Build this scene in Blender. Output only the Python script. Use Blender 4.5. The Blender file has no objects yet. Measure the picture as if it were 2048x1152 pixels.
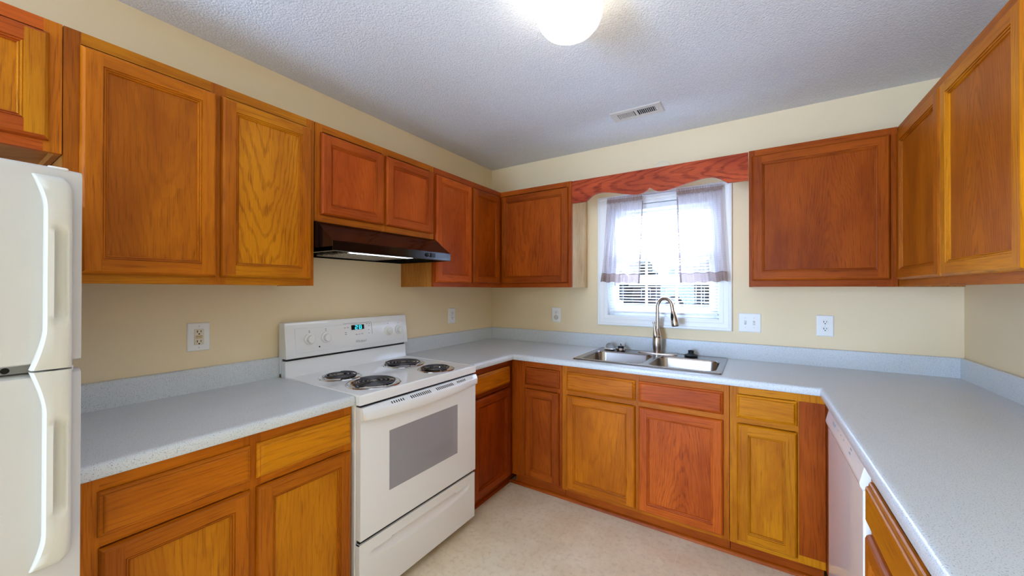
import bpy, math, random
from mathutils import Vector, Matrix
random.seed(4)
sc = bpy.context.scene
COL = sc.collection
W = 2.904          # room width (left wall x=0, right wall x=W), back wall y=0
HC = 2.444         # ceiling height
YF = -5.2          # wall behind the camera

# ------------------------------------------------------------------ camera
def make_camera():
    cd = bpy.data.cameras.new('camera'); cam = bpy.data.objects.new('camera', cd); COL.objects.link(cam)
    cd.sensor_fit = 'HORIZONTAL'; cd.sensor_width = 36.0; cd.lens = 36.0*756.27/2048.0
    cd.clip_start = 0.02; cd.clip_end = 500
    yaw, pit, rol = 0.5702, 0.0044, 0.0012
    F = Vector((-math.sin(yaw)*math.cos(pit), math.cos(yaw)*math.cos(pit), math.sin(pit)))
    R = Vector((math.cos(yaw), math.sin(yaw), 0)); U = R.cross(F)
    R2 = R*math.cos(rol)+U*math.sin(rol); U2 = U*math.cos(rol)-R*math.sin(rol)
    m = Matrix(((R2.x, U2.x, -F.x, 2.0217), (R2.y, U2.y, -F.y, -2.8109), (R2.z, U2.z, -F.z, 1.3548), (0, 0, 0, 1)))
    cam.matrix_world = m
    sc.camera = cam
make_camera()

# ------------------------------------------------------------------ world, lights, exposure
wd = bpy.data.worlds.new('sky'); sc.world = wd; wd.use_nodes = True
def build_world():
    # hazy sky: pale blue all round, with a broad bright haze over the yard beyond the sink window
    nt = wd.node_tree; nt.nodes.clear(); L = nt.links.new
    out = nt.nodes.new('ShaderNodeOutputWorld'); bg = nt.nodes.new('ShaderNodeBackground')
    tc = nt.nodes.new('ShaderNodeTexCoord'); sx = nt.nodes.new('ShaderNodeSeparateXYZ'); rp = nt.nodes.new('ShaderNodeValToRGB')
    L(tc.outputs['Generated'], sx.inputs[0]); L(sx.outputs['Z'], rp.inputs[0])
    rp.color_ramp.elements[0].position = 0.0; rp.color_ramp.elements[0].color = (0.25, 0.27, 0.30, 1)
    rp.color_ramp.elements[1].position = 0.7; rp.color_ramp.elements[1].color = (0.55, 0.75, 1.0, 1)
    nm = nt.nodes.new('ShaderNodeVectorMath'); nm.operation = 'NORMALIZE'; L(tc.outputs['Generated'], nm.inputs[0])
    dp = nt.nodes.new('ShaderNodeVectorMath'); dp.operation = 'DOT_PRODUCT'; L(nm.outputs[0], dp.inputs[0]); dp.inputs[1].default_value = (-0.05, 0.788, 0.614)
    mr = nt.nodes.new('ShaderNodeMapRange'); mr.interpolation_type = 'SMOOTHSTEP'; L(dp.outputs['Value'], mr.inputs[0])
    mr.inputs[1].default_value = math.cos(math.radians(42)); mr.inputs[2].default_value = math.cos(math.radians(10)); mr.inputs[3].default_value = 0.0; mr.inputs[4].default_value = HAZE
    hz = nt.nodes.new('ShaderNodeVectorMath'); hz.operation = 'SCALE'; hz.inputs[0].default_value = (0.60, 0.79, 1.16); L(mr.outputs[0], hz.inputs['Scale'])
    bs = nt.nodes.new('ShaderNodeVectorMath'); bs.operation = 'SCALE'; L(rp.outputs[0], bs.inputs[0]); bs.inputs['Scale'].default_value = SKY
    ad = nt.nodes.new('ShaderNodeVectorMath'); ad.operation = 'ADD'; L(hz.outputs[0], ad.inputs[0]); L(bs.outputs[0], ad.inputs[1])
    L(ad.outputs[0], bg.inputs['Color']); bg.inputs['Strength'].default_value = 1.0
    L(bg.outputs[0], out.inputs['Surface'])
HAZE, SKY = 48.0, 1.3
build_world()
def area(name, loc, target, sx, sy, watts, col, portal=False):
    l = bpy.data.lights.new(name, 'AREA'); l.shape = 'RECTANGLE'; l.size = sx; l.size_y = sy; l.energy = watts; l.color = col
    if portal: l.cycles.is_portal = True
    o = bpy.data.objects.new(name, l); COL.objects.link(o); o.location = loc
    o.rotation_euler = (Vector(target)-Vector(loc)).to_track_quat('-Z', 'Y').to_euler(); return o
area('window_portal', (1.46, 0.17, 1.6), (1.46, -1, 1.6), 0.80, 0.95, 1, (1, 1, 1), True)
area('rear_fill', (0.62, YF-0.10, 1.05), (0.62, 0, 1.05), 0.80, 2.00, 84, (0.49, 0.72, 1.11))  # added cool fill lamp behind the camera, no patio there
sc.view_settings.view_transform = 'Standard'; sc.view_settings.look = 'None'
sc.view_settings.exposure = 1.2; sc.view_settings.gamma = 1.0; sc.view_settings.use_curve_mapping = False
try:
    sc.cycles.use_denoising = True
    sc.cycles.max_bounces = 10; sc.cycles.diffuse_bounces = 5; sc.cycles.transparent_max_bounces = 24
    sc.cycles.sample_clamp_indirect = 6.0
    sc.cycles.caustics_reflective = False; sc.cycles.caustics_refractive = False
except Exception:
    pass

# ------------------------------------------------------------------ materials
def lin(c):
    c = c/255.0
    return c/12.92 if c <= 0.04045 else ((c+0.055)/1.055)**2.4
def C(r, g, b, k=1.0): return (lin(r)*k, lin(g)*k, lin(b)*k, 1)
class N:
    """tiny node-graph helper"""
    def __init__(s, name):
        s.m = bpy.data.materials.new(name); s.m.use_nodes = True; s.t = s.m.node_tree; s.t.nodes.clear()
        s.out = s.t.nodes.new('ShaderNodeOutputMaterial')
    def n(s, typ, **kw):
        nd = s.t.nodes.new(typ)
        for k, v in kw.items(): setattr(nd, k, v)
        return nd
    def set(s, sock, v):
        if isinstance(v, bpy.types.NodeSocket): s.t.links.new(v, sock)
        else: sock.default_value = v
    def math(s, op, a, b=0.0, c=0.0, clamp=False):
        nd = s.n('ShaderNodeMath', operation=op, use_clamp=clamp)
        s.set(nd.inputs[0], a); s.set(nd.inputs[1], b); s.set(nd.inputs[2], c); return nd.outputs[0]
    def comb(s, x, y, z):
        nd = s.n('ShaderNodeCombineXYZ'); s.set(nd.inputs[0], x); s.set(nd.inputs[1], y); s.set(nd.inputs[2], z); return nd.outputs[0]
    def noise(s, vec, scale=1.0, detail=2.0, rough=0.5):
        nd = s.n('ShaderNodeTexNoise'); s.set(nd.inputs['Vector'], vec); nd.inputs['Scale'].default_value = scale
        nd.inputs['Detail'].default_value = detail; nd.inputs['Roughness'].default_value = rough; return nd.outputs['Fac']
    def mix(s, f, a, b, blend='MIX'):
        nd = s.n('ShaderNodeMix', data_type='RGBA', blend_type=blend)
        s.set(nd.inputs[0], f); s.set(nd.inputs[6], a); s.set(nd.inputs[7], b); return nd.outputs[2]
    def ramp(s, f, a, b):
        nd = s.n('ShaderNodeMapRange', interpolation_type='SMOOTHSTEP'); s.set(nd.inputs[0], f)
        nd.inputs[1].default_value = a; nd.inputs[2].default_value = b; return nd.outputs[0]
    def obj(s):
        return s.n('ShaderNodeTexCoord').outputs['Object']
    def bump(s, h, strength, dist):
        nd = s.n('ShaderNodeBump'); nd.inputs['Strength'].default_value = strength; nd.inputs['Distance'].default_value = dist
        s.set(nd.inputs['Height'], h); return nd.outputs[0]
    def bsdf(s, color, rough=0.5, metal=0.0, spec=0.5, coat=0.0, coat_rough=0.1, coat_ior=1.5, normal=None, emit=None, estr=0.0, trans=0.0, alpha=1.0, ior=1.45):
        p = s.n('ShaderNodeBsdfPrincipled')
        s.set(p.inputs['Base Color'], color); s.set(p.inputs['Roughness'], rough); s.set(p.inputs['Metallic'], metal)
        p.inputs['Specular IOR Level'].default_value = spec; p.inputs['Coat Weight'].default_value = coat; p.inputs['Coat Roughness'].default_value = coat_rough; p.inputs['Coat IOR'].default_value = coat_ior
        p.inputs['Transmission Weight'].default_value = trans; s.set(p.inputs['Alpha'], alpha); p.inputs['IOR'].default_value = ior
        if normal is not None: s.set(p.inputs['Normal'], normal)
        if emit is not None:
            s.set(p.inputs['Emission Color'], emit); p.inputs['Emission Strength'].default_value = estr
        s.t.links.new(p.outputs[0], s.out.inputs['Surface']); return p

def plain(name, col, rough=0.5, **kw):
    g = N(name); g.bsdf(col, rough, **kw); return g.m

def oak(name, light, dark, horiz=False, cathedral=0.0, rough=0.45):
    g = N(name)
    o = g.obj(); sp = g.n('ShaderNodeSeparateXYZ'); g.set(sp.inputs[0], o)
    rnd = g.n('ShaderNodeObjectInfo').outputs['Random']
    r1 = g.math('MULTIPLY', rnd, 37.0); r2 = g.math('FRACT', g.math('MULTIPLY', rnd, 91.7))
    if horiz: ac = g.math('ADD', sp.outputs[2], g.math('MULTIPLY', sp.outputs[1], 0.9)); al = sp.outputs[0]
    else:     ac = g.math('ADD', sp.outputs[0], g.math('MULTIPLY', sp.outputs[1], 0.9)); al = sp.outputs[2]
    broad = g.noise(g.comb(g.math('MULTIPLY_ADD', ac, 6.0, r1), g.math('MULTIPLY', al, 1.6), r1), 1.0, 4.0, 0.6)
    r3 = g.math('FRACT', g.math('MULTIPLY', rnd, 23.31)); r4 = g.math('FRACT', g.math('MULTIPLY', rnd, 311.9))
    if cathedral:
        wob = g.noise(g.comb(g.math('MULTIPLY_ADD', ac, 10.0, r1), g.math('MULTIPLY', al, 2.2), r2), 1.0, 4.0, 0.55)
        a0 = g.math('ADD', ac, g.math('MULTIPLY_ADD', r2, 0.16, -0.08))
        par = g.math('MULTIPLY', g.math('MULTIPLY', a0, a0), g.math('MULTIPLY_ADD', r4, 6.0, 4.0))
        sgn = g.math('MULTIPLY_ADD', g.math('GREATER_THAN', r3, 0.5), 2.0, -1.0)
        lin_ = g.math('MULTIPLY', g.math('ABSOLUTE', a0), g.math('MULTIPLY_ADD', r3, 0.9, 0.1))
        v = g.math('ADD', g.math('ADD', g.math('MULTIPLY_ADD', g.math('MULTIPLY', al, sgn), g.math('MULTIPLY_ADD', r4, 0.26, 0.06), par), lin_), g.math('MULTIPLY', wob, 0.20))
        s_ = g.math('SINE', g.math('MULTIPLY', v, g.math('MULTIPLY_ADD', r3, 110.0, 150.0)))
        lum = g.math('MULTIPLY', g.ramp(s_, 0.0, 1.0), g.math('MULTIPLY_ADD', r4, 0.35*cathedral, 0.85*cathedral))
    else:
        wob = g.noise(g.comb(g.math('MULTIPLY_ADD', ac, 9.0, r1), g.math('MULTIPLY', al, 1.1), r2), 1.0, 3.0)
        s_ = g.math('SINE', g.math('MULTIPLY', g.math('MULTIPLY_ADD', wob, 0.16, ac), 330.0))
        lum = g.ramp(s_, -0.1, 1.0)
    fine = g.noise(g.comb(g.math('MULTIPLY_ADD', ac, 420.0, r1), g.math('MULTIPLY', al, 9.0), r1), 1.0, 2.0)
    pores = g.ramp(fine, 0.52, 0.68)
    col = g.mix(g.ramp(broad, 0.30, 0.72), light, dark)
    deep = (dark[0]*0.55, dark[1]*0.45, dark[2]*0.4, 1)
    f = g.math('MULTIPLY', lum, g.math('MULTIPLY_ADD', pores, 0.45, 0.30 if cathedral else 0.16))
    col = g.mix(f, col, deep)
    col = g.mix(g.math('MULTIPLY', pores, 0.34), col, deep)
    hv = g.n('ShaderNodeHueSaturation'); g.set(hv.inputs['Value'], g.math('MULTIPLY_ADD', r2, 0.22, 0.89)); g.set(hv.inputs['Color'], col)
    hgt = g.math('ADD', g.math('MULTIPLY', pores, -0.6), g.math('MULTIPLY', lum, -0.25))
    g.bsdf(hv.outputs[0], rough, spec=0.13, coat=0.28, coat_rough=0.42, coat_ior=1.30, normal=g.bump(hgt, 0.10, 0.0012))
    return g.m
TONE = {
    'gold':  (C(206, 130, 8), C(174, 96, 3)),
    'amber': (C(194, 108, 6), C(158, 80, 2)),
    'red':   (C(196, 92, 22), C(158, 64, 9)),
    'brown': (C(172, 80, 7), C(134, 54, 2)),
    'dark':  (C(152, 62, 5), C(114, 40, 2)),
}
OAK = {}
for k, (a, b) in TONE.items():
    OAK[k] = (oak('oak_%s_vertical' % k, a, b), oak('oak_%s_horizontal' % k, a, b, True), oak('oak_%s_panel' % k, a, b, False, 0.55), oak('oak_%s_figured_panel' % k, a, b, False, 0.95))
OAK_SIDE = oak('oak_side_veneer', C(205, 140, 66), C(170, 104, 40))
OAK_SIDE_LIT = oak('lit_oak_side_veneer', C(232, 206, 164), C(206, 172, 124))  # side veneer made paler: window light painted into its colour
OAK_VAL = oak('oak_valance', C(190, 80, 40), C(140, 46, 22), True, 1.2)
OAK_IN = plain('cabinet_inside', C(150, 110, 60), 0.7)
DARK = plain('dark_gap', C(14, 11, 10), 0.8)

def mat_laminate():
    g = N('speckled_grey_laminate'); o = g.obj()
    n1 = g.noise(o, 390.0, 1.0); n2 = g.noise(o, 260.0, 2.0); n3 = g.noise(o, 5.0, 2.0)
    base = g.mix(n3, C(209, 215, 219), C(218, 223, 226))
    c = g.mix(g.math('MULTIPLY', g.ramp(n1, 0.60, 0.70), 0.66), base, C(104, 106, 116))
    c = g.mix(g.math('MULTIPLY', g.ramp(n2, 0.62, 0.72), 0.55), c, C(236, 236, 236))
    g.bsdf(c, 0.30, spec=0.45); return g.m
LAM = mat_laminate()
def mat_wall():
    g = N('cream_wall_paint'); o = g.obj(); n = g.noise(o, 140.0, 2.0)
    g.bsdf(C(238, 218, 181), 0.6, spec=0.25, normal=g.bump(n, 0.05, 0.002)); return g.m
WALL = mat_wall()
def mat_ceiling():
    g = N('popcorn_ceiling'); o = g.obj()
    n = g.noise(o, 150.0, 3.0, 0.6); v = g.n('ShaderNodeTexVoronoi'); g.set(v.inputs['Vector'], o); v.inputs['Scale'].default_value = 120.0
    h = g.math('ADD', n, g.math('MULTIPLY', v.outputs['Distance'], -0.6))
    c = g.mix(g.ramp(n, 0.35, 0.65), C(222, 223, 227), C(232, 233, 236))
    g.bsdf(c, 0.85, spec=0.1, normal=g.bump(h, 0.42, 0.007)); return g.m
CEIL = mat_ceiling()
def mat_floor():
    g = N('beige_sheet_vinyl'); o = g.obj(); sp = g.n('ShaderNodeSeparateXYZ'); g.set(sp.inputs[0], o)
    n1 = g.noise(o, 5.0, 5.0, 0.6); n2 = g.noise(o, 38.0, 4.0, 0.65)
    c = g.mix(g.ramp(n1, 0.3, 0.7), C(246, 230, 200), C(234, 213, 180))
    c = g.mix(g.math('MULTIPLY', g.ramp(n2, 0.45, 0.75), 0.45), c, C(200, 176, 142))
    def line(s):
        f = g.math('FRACT', g.math('MULTIPLY', g.math('ADD', s, 20.03), 1/0.2286)); d = g.math('ABSOLUTE', g.math('SUBTRACT', f, 0.5))
        return g.ramp(d, 0.484, 0.494)
    ln = g.math('MAXIMUM', line(sp.outputs[0]), line(sp.outputs[1]))
    c = g.mix(g.math('MULTIPLY', ln, 0.55), c, C(238, 226, 202))
    g.bsdf(c, 0.34, spec=0.4, normal=g.bump(g.math('ADD', n2, g.math('MULTIPLY', ln, -0.4)), 0.08, 0.002)); return g.m
FLOOR = mat_floor()
WHITE_TRIM = plain('white_trim_paint', C(240, 240, 238), 0.35)
VINYL = plain('white_vinyl', C(240, 242, 245), 0.35)
ENAMEL = plain('white_enamel', C(238, 239, 240), 0.12, spec=0.5, coat=0.5, coat_rough=0.05)
def mat_fridge():
    g = N('white_textured_enamel'); o = g.obj(); n = g.noise(o, 520.0, 1.0)
    g.bsdf(C(208, 205, 201), 0.36, spec=0.5, normal=g.bump(n, 0.06, 0.001)); return g.m
FRIDGE = mat_fridge()
HANDLE_W = plain('white_handle_plastic', C(210, 206, 196), 0.55)
IVORY = plain('yellowed_white_plastic', C(236, 224, 200), 0.35)
WHITE_P = plain('white_plastic', C(238, 238, 236), 0.30)
GREY_P = plain('grey_plastic', C(176, 178, 182), 0.4)
GREY_INK = plain('grey_printing', C(150, 158, 164), 0.5)
BLACK_G = plain('black_gloss_enamel', C(10, 9, 10), 0.09, spec=0.55)
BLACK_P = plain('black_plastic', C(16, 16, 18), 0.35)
BLACK_R = plain('black_rubber', C(14, 15, 18), 0.45)
COIL = plain('black_coil_metal', C(88, 88, 94), 0.30, metal=0.85)
CHROME = plain('chrome', (0.82, 0.82, 0.84, 1), 0.07, metal=1.0)
def mat_steel(name, col, rough):
    g = N(name); o = g.obj(); sp = g.n('ShaderNodeSeparateXYZ'); g.set(sp.inputs[0], o)
    n = g.noise(g.comb(g.math('MULTIPLY', sp.outputs[0], 12.0), g.math('MULTIPLY', sp.outputs[1], 700.0), g.math('MULTIPLY', sp.outputs[2], 700.0)), 1.0, 2.0)
    g.bsdf(col, g.math('MULTIPLY_ADD', n, 0.12, rough-0.06), metal=1.0); return g.m
STEEL = mat_steel('brushed_stainless', (0.36, 0.33, 0.315, 1), 0.24)
NICKEL = plain('brushed_nickel', (0.55, 0.47, 0.41, 1), 0.26, metal=1.0)
BRASS = plain('polished_brass', (0.83, 0.62, 0.24, 1), 0.16, metal=1.0)
ALU = plain('aluminium', (0.80, 0.80, 0.82, 1), 0.35, metal=1.0)
GLASS = N('window_glass')
def fin_glass(g):
    t = g.n('ShaderNodeBsdfTransparent'); gl = g.n('ShaderNodeBsdfGlossy'); gl.inputs['Roughness'].default_value = 0.02
    fr = g.n('ShaderNodeFresnel'); fr.inputs['IOR'].default_value = 1.45; mx = g.n('ShaderNodeMixShader')
    g.set(mx.inputs[0], g.math('MULTIPLY', fr.outputs[0], 0.6)); g.set(mx.inputs[1], t.outputs[0]); g.set(mx.inputs[2], gl.outputs[0])
    g.t.links.new(mx.outputs[0], g.out.inputs['Surface']); return g.m
GLASS = fin_glass(GLASS)
def mat_cloth(name, col, alpha, weave=900.0):
    g = N(name); o = g.obj(); sp = g.n('ShaderNodeSeparateXYZ'); g.set(sp.inputs[0], o)
    sx = g.math('SINE', g.math('MULTIPLY', sp.outputs[0], weave)); sz = g.math('SINE', g.math('MULTIPLY', sp.outputs[2], weave))
    n = g.noise(g.comb(g.math('MULTIPLY', sp.outputs[0], 300.0), 0.0, g.math('MULTIPLY', sp.outputs[2], 60.0)), 1.0, 2.0)
    a = g.math('MULTIPLY_ADD', g.math('ADD', g.math('ADD', sx, sz), g.math('MULTIPLY_ADD', n, 2.0, -1.0)), 0.10, alpha, clamp=True)
    t = g.n('ShaderNodeBsdfTransparent'); d = g.n('ShaderNodeBsdfDiffuse'); tl = g.n('ShaderNodeBsdfTranslucent')
    g.set(d.inputs[0], col); g.set(tl.inputs[0], col)
    m1 = g.n('ShaderNodeMixShader'); m1.inputs[0].default_value = 0.5; g.set(m1.inputs[1], d.outputs[0]); g.set(m1.inputs[2], tl.outputs[0])
    m2 = g.n('ShaderNodeMixShader'); g.set(m2.inputs[0], a); g.set(m2.inputs[1], t.outputs[0]); g.set(m2.inputs[2], m1.outputs[0])
    g.t.links.new(m2.outputs[0], g.out.inputs['Surface']); return g.m
SHEER = mat_cloth('sheer_curtain', C(212, 202, 204), 0.70)
HEM = mat_cloth('curtain_hem_cloth', C(184, 160, 148), 0.82)
EDGE = mat_cloth('curtain_edge_cloth', C(150, 130, 122), 0.80)
def mat_slat():
    g = N('white_blind_slat'); d = g.n('ShaderNodeBsdfDiffuse'); tl = g.n('ShaderNodeBsdfTranslucent')
    g.set(d.inputs[0], C(244, 244, 246)); g.set(tl.inputs[0], C(240, 240, 244)); m = g.n('ShaderNodeMixShader'); m.inputs[0].default_value = 0.15
    g.set(m.inputs[1], d.outputs[0]); g.set(m.inputs[2], tl.outputs[0]); g.t.links.new(m.outputs[0], g.out.inputs['Surface']); return g.m
SLAT = mat_slat()
def mat_shade():
    g = N('lit_alabaster_glass'); o = g.obj(); n = g.noise(o, 16.0, 4.0, 0.6)
    c = g.mix(g.ramp(n, 0.35, 0.7), (1.0, 0.89, 0.70, 1), (1.0, 0.94, 0.82, 1))
    g.bsdf(C(250, 244, 225), 0.25, emit=c, estr=4.0); return g.m
SHADE = mat_shade()
HOODLENS = plain('lit_hood_lens', C(240, 244, 250), 0.3, emit=(0.80, 0.90, 1.0, 1), estr=1.6)
def mat_mesh_filter():
    g = N('aluminium_mesh_filter'); o = g.obj(); v = g.n('ShaderNodeTexVoronoi'); g.set(v.inputs['Vector'], o); v.inputs['Scale'].default_value = 130.0
    c = g.mix(g.ramp(v.outputs['Distance'], 0.2, 0.6), C(206, 200, 184), C(110, 106, 100)); g.bsdf(c, 0.5, metal=0.3, normal=g.bump(v.outputs['Distance'], 0.5, 0.003)); return g.m
FILTER = mat_mesh_filter()
def mat_oven_glass():
    g = N('screened_oven_glass'); o = g.obj(); sp = g.n('ShaderNodeSeparateXYZ'); g.set(sp.inputs[0], o)
    sx = g.math('SINE', g.math('MULTIPLY', sp.outputs[0], 2300.0)); sz = g.math('SINE', g.math('MULTIPLY', sp.outputs[2], 2300.0))
    a = g.math('MULTIPLY_ADD', g.math('MULTIPLY', sx, sz), 0.14, 0.52)
    g.bsdf(C(186, 184, 192), 0.12, spec=0.6, alpha=a); return g.m
OVENGLASS = mat_oven_glass()
LCD = plain('clock_black_glass', C(8, 12, 22), 0.08)
LCDON = plain('clock_cyan_digit', C(20, 60, 80), 0.4, emit=(0.03, 0.62, 0.90, 1), estr=1.1)
CLEAR = plain('clear_plastic', (0.95, 0.96, 0.97, 1), 0.05, trans=0.9, ior=1.3)
SLOT = plain('dark_slot', C(12, 11, 11), 0.6)
CREAM_R = plain('cream_receptacle', C(226, 216, 192), 0.4)

# ------------------------------------------------------------------ mesh helpers
class MB:
    def __init__(s): s.v = []; s.f = []; s.mi = []
    def add(s, vs, fs, mi=0):
        b = len(s.v); s.v += [tuple(v) for v in vs]
        for f in fs: s.f.append(tuple(b+i for i in f)); s.mi.append(mi)
    def box(s, x0, x1, y0, y1, z0, z1, mi=0):
        x0, x1 = min(x0, x1), max(x0, x1); y0, y1 = min(y0, y1), max(y0, y1); z0, z1 = min(z0, z1), max(z0, z1)
        vs = [(x, y, z) for z in (z0, z1) for y in (y0, y1) for x in (x0, x1)]
        s.add(vs, [(0, 2, 3, 1), (4, 5, 7, 6), (0, 1, 5, 4), (2, 6, 7, 3), (0, 4, 6, 2), (1, 3, 7, 5)], mi); return s
    def quad(s, a, b, c, d, mi=0): s.add([a, b, c, d], [(0, 1, 2, 3)], mi)
    def prism_x(s, prof, x0, x1, mi=0):
        """polygon of (y,z) points extruded along x"""
        n = len(prof); vs = [(x0, y, z) for y, z in prof]+[(x1, y, z) for y, z in prof]
        fs = [(i, (i+1) % n, n+(i+1) % n, n+i) for i in range(n)]+[tuple(range(n-1, -1, -1)), tuple(range(n, 2*n))]
        s.add(vs, fs, mi); return s
    def prism_y(s, poly, y0, y1, mi=0):
        n = len(poly); vs = [(x, y0, z) for x, z in poly]+[(x, y1, z) for x, z in poly]
        fs = [(i, (i+1) % n, n+(i+1) % n, n+i) for i in range(n)]+[tuple(range(n-1, -1, -1)), tuple(range(n, 2*n))]
        s.add(vs, fs, mi); return s
    def prism_z(s, poly, z0, z1, mi=0):
        n = len(poly); vs = [(x, y, z0) for x, y in poly]+[(x, y, z1) for x, y in poly]
        fs = [(i, (i+1) % n, n+(i+1) % n, n+i) for i in range(n)]+[tuple(range(n-1, -1, -1)), tuple(range(n, 2*n))]
        s.add(vs, fs, mi); return s
    def loft(s, rings, closed=True, caps=True, mi=0):
        n = len(rings[0]); vs = [p for r in rings for p in r]; fs = []
        for k in range(len(rings)-1):
            for i in range(n if closed else n-1):
                j = (i+1) % n; fs.append((k*n+i, k*n+j, (k+1)*n+j, (k+1)*n+i))
        if caps: fs.append(tuple(range(n-1, -1, -1))); fs.append(tuple((len(rings)-1)*n+i for i in range(n)))
        s.add(vs, fs, mi); return s
    def lathe(s, prof, c=(0, 0, 0), n=32, axis='z', mi=0, caps=True):
        """(radius, height) profile turned round an axis"""
        rings = []
        for r, h in prof:
            ring = []
            for i in range(n):
                a = 2*math.pi*i/n; p, q = r*math.cos(a), r*math.sin(a)
                if axis == 'z': ring.append((c[0]+p, c[1]+q, c[2]+h))
                elif axis == 'y': ring.append((c[0]+p, c[1]-h, c[2]+q))
                else: ring.append((c[0]+h, c[1]+p, c[2]+q))
            rings.append(ring)
        return s.loft(rings, True, caps, mi)
    def tube(s, pts, r, n=10, mi=0, flat=1.0):
        pts = [Vector(p) for p in pts]; rings = []; prev = None
        rr = r if isinstance(r, (list, tuple)) else [r]*len(pts)
        for i, p in enumerate(pts):
            t = (pts[min(i+1, len(pts)-1)]-pts[max(i-1, 0)]).normalized()
            if prev is None:
                a = Vector((0, 0, 1)) if abs(t.z) < 0.9 else Vector((1, 0, 0)); u = t.cross(a).normalized()
            else: u = (prev-t*prev.dot(t)).normalized()
            prev = u; w = t.cross(u)
            rings.append([tuple(p+u*math.cos(2*math.pi*k/n)*rr[i]+w*math.sin(2*math.pi*k/n)*rr[i]*flat) for k in range(n)])
        return s.loft(rings, True, True, mi)
    def sphere(s, c, r, n=16, m=10, sc=(1, 1, 1), mi=0):
        rings = []
        for j in range(m+1):
            th = max(1e-3, min(math.pi-1e-3, math.pi*j/m))
            rings.append([(c[0]+r*sc[0]*math.sin(th)*math.cos(2*math.pi*i/n), c[1]+r*sc[1]*math.sin(th)*math.sin(2*math.pi*i/n), c[2]-r*sc[2]*math.cos(th)) for i in range(n)])
        return s.loft(rings, True, True, mi)
    def build(s, name, mats, parent=None, loc=(0, 0, 0), smooth=None, bevel=0.0, seg=2, label=None):
        me = bpy.data.meshes.new(name); me.from_pydata(s.v, [], s.f)
        for m in (mats if isinstance(mats, (list, tuple)) else [mats]): me.materials.append(m)
        me.polygons.foreach_set('material_index', s.mi); me.update()
        import bmesh
        bm = bmesh.new(); bm.from_mesh(me); bmesh.ops.recalc_face_normals(bm, faces=bm.faces); bm.to_mesh(me); bm.free()
        o = bpy.data.objects.new(name, me); COL.objects.link(o); o.location = loc
        if parent: o.parent = parent
        if bevel:
            b = o.modifiers.new('bevel', 'BEVEL'); b.width = bevel; b.segments = seg; b.limit_method = 'ANGLE'; b.angle_limit = math.radians(40); b.harden_normals = False
            smooth = smooth or 40
        if smooth:
            me.shade_smooth(); me.set_sharp_from_angle(angle=math.radians(smooth))
        if label: o['label'] = label
        return o
def tag(o, label, cat, group=None):
    o['label'] = label; o['category'] = cat
    if group: o['group'] = group
    return o
def thing(name, label, cat, loc=(0, 0, 0), rz=0.0, group=None):
    o = bpy.data.objects.new(name, None); COL.objects.link(o); o.location = loc; o.rotation_euler = (0, 0, math.radians(rz)); o.empty_display_size = 0.05
    return tag(o, label, cat, group)
def struct(o):
    o['kind'] = 'structure'; return o
def text_mesh(name, txt, size, mat, parent, loc, rot, shear=0.0, ext=0.0003, align='CENTER', stretch=1.0):
    cu = bpy.data.curves.new(name, 'FONT'); cu.body = txt; cu.size = size; cu.shear = shear; cu.extrude = ext; cu.align_x = align; cu.align_y = 'CENTER'
    t = bpy.data.objects.new(name, cu); COL.objects.link(t)
    dg = bpy.context.evaluated_depsgraph_get(); me = bpy.data.meshes.new_from_object(t.evaluated_get(dg))
    bpy.data.objects.remove(t); bpy.data.curves.remove(cu)
    me.materials.clear(); me.materials.append(mat)
    o = bpy.data.objects.new(name, me); COL.objects.link(o); o.parent = parent; o.location = loc; o.rotation_euler = rot; o.scale = (stretch, 1, 1); return o

# ------------------------------------------------------------------ room shell
T = 0.14
OX0, OX1, OZ0, OZ1 = 1.072, 1.838, 1.152, 1.992      # window opening
def shell():
    m = MB().box(-T, W+T, YF-T, T, -0.12, 0.0); struct(m.build('floor', FLOOR))
    m = MB().box(-T, W+T, YF-T, T, HC, HC+0.12); struct(m.build('ceiling', CEIL))
    m = MB().box(-T, 0, YF, 0, 0, HC); struct(m.build('wall_left', WALL))
    m = MB().box(W, W+T, YF, 0, 0, HC); struct(m.build('wall_right', WALL))
    m = MB().box(-T, OX0, 0, T, 0, HC).box(OX1, W+T, 0, T, 0, HC).box(OX0, OX1, 0, T, 0, OZ0).box(OX0, OX1, 0, T, OZ1, HC)
    struct(m.build('wall_back', WALL))
    m = MB().box(-T, 0.15, YF-T, YF, 0, HC).box(1.09, W+T, YF-T, YF, 0, HC).box(0.15, 1.09, YF-T, YF, 2.1, HC)  # the opening at the left is added to let fill light in
    struct(m.build('wall_front', WALL))
    m = MB().box(0.15, 0.20, YF-T, YF+0.015, 0, 2.1).box(1.04, 1.09, YF-T, YF+0.015, 0, 2.1).box(0.20, 1.04, YF-T, YF+0.015, 2.04, 2.1)  # frame round the added fill-light opening, no door leaf
    struct(m.build('fill_opening_frame', WHITE_TRIM))
shell()

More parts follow.
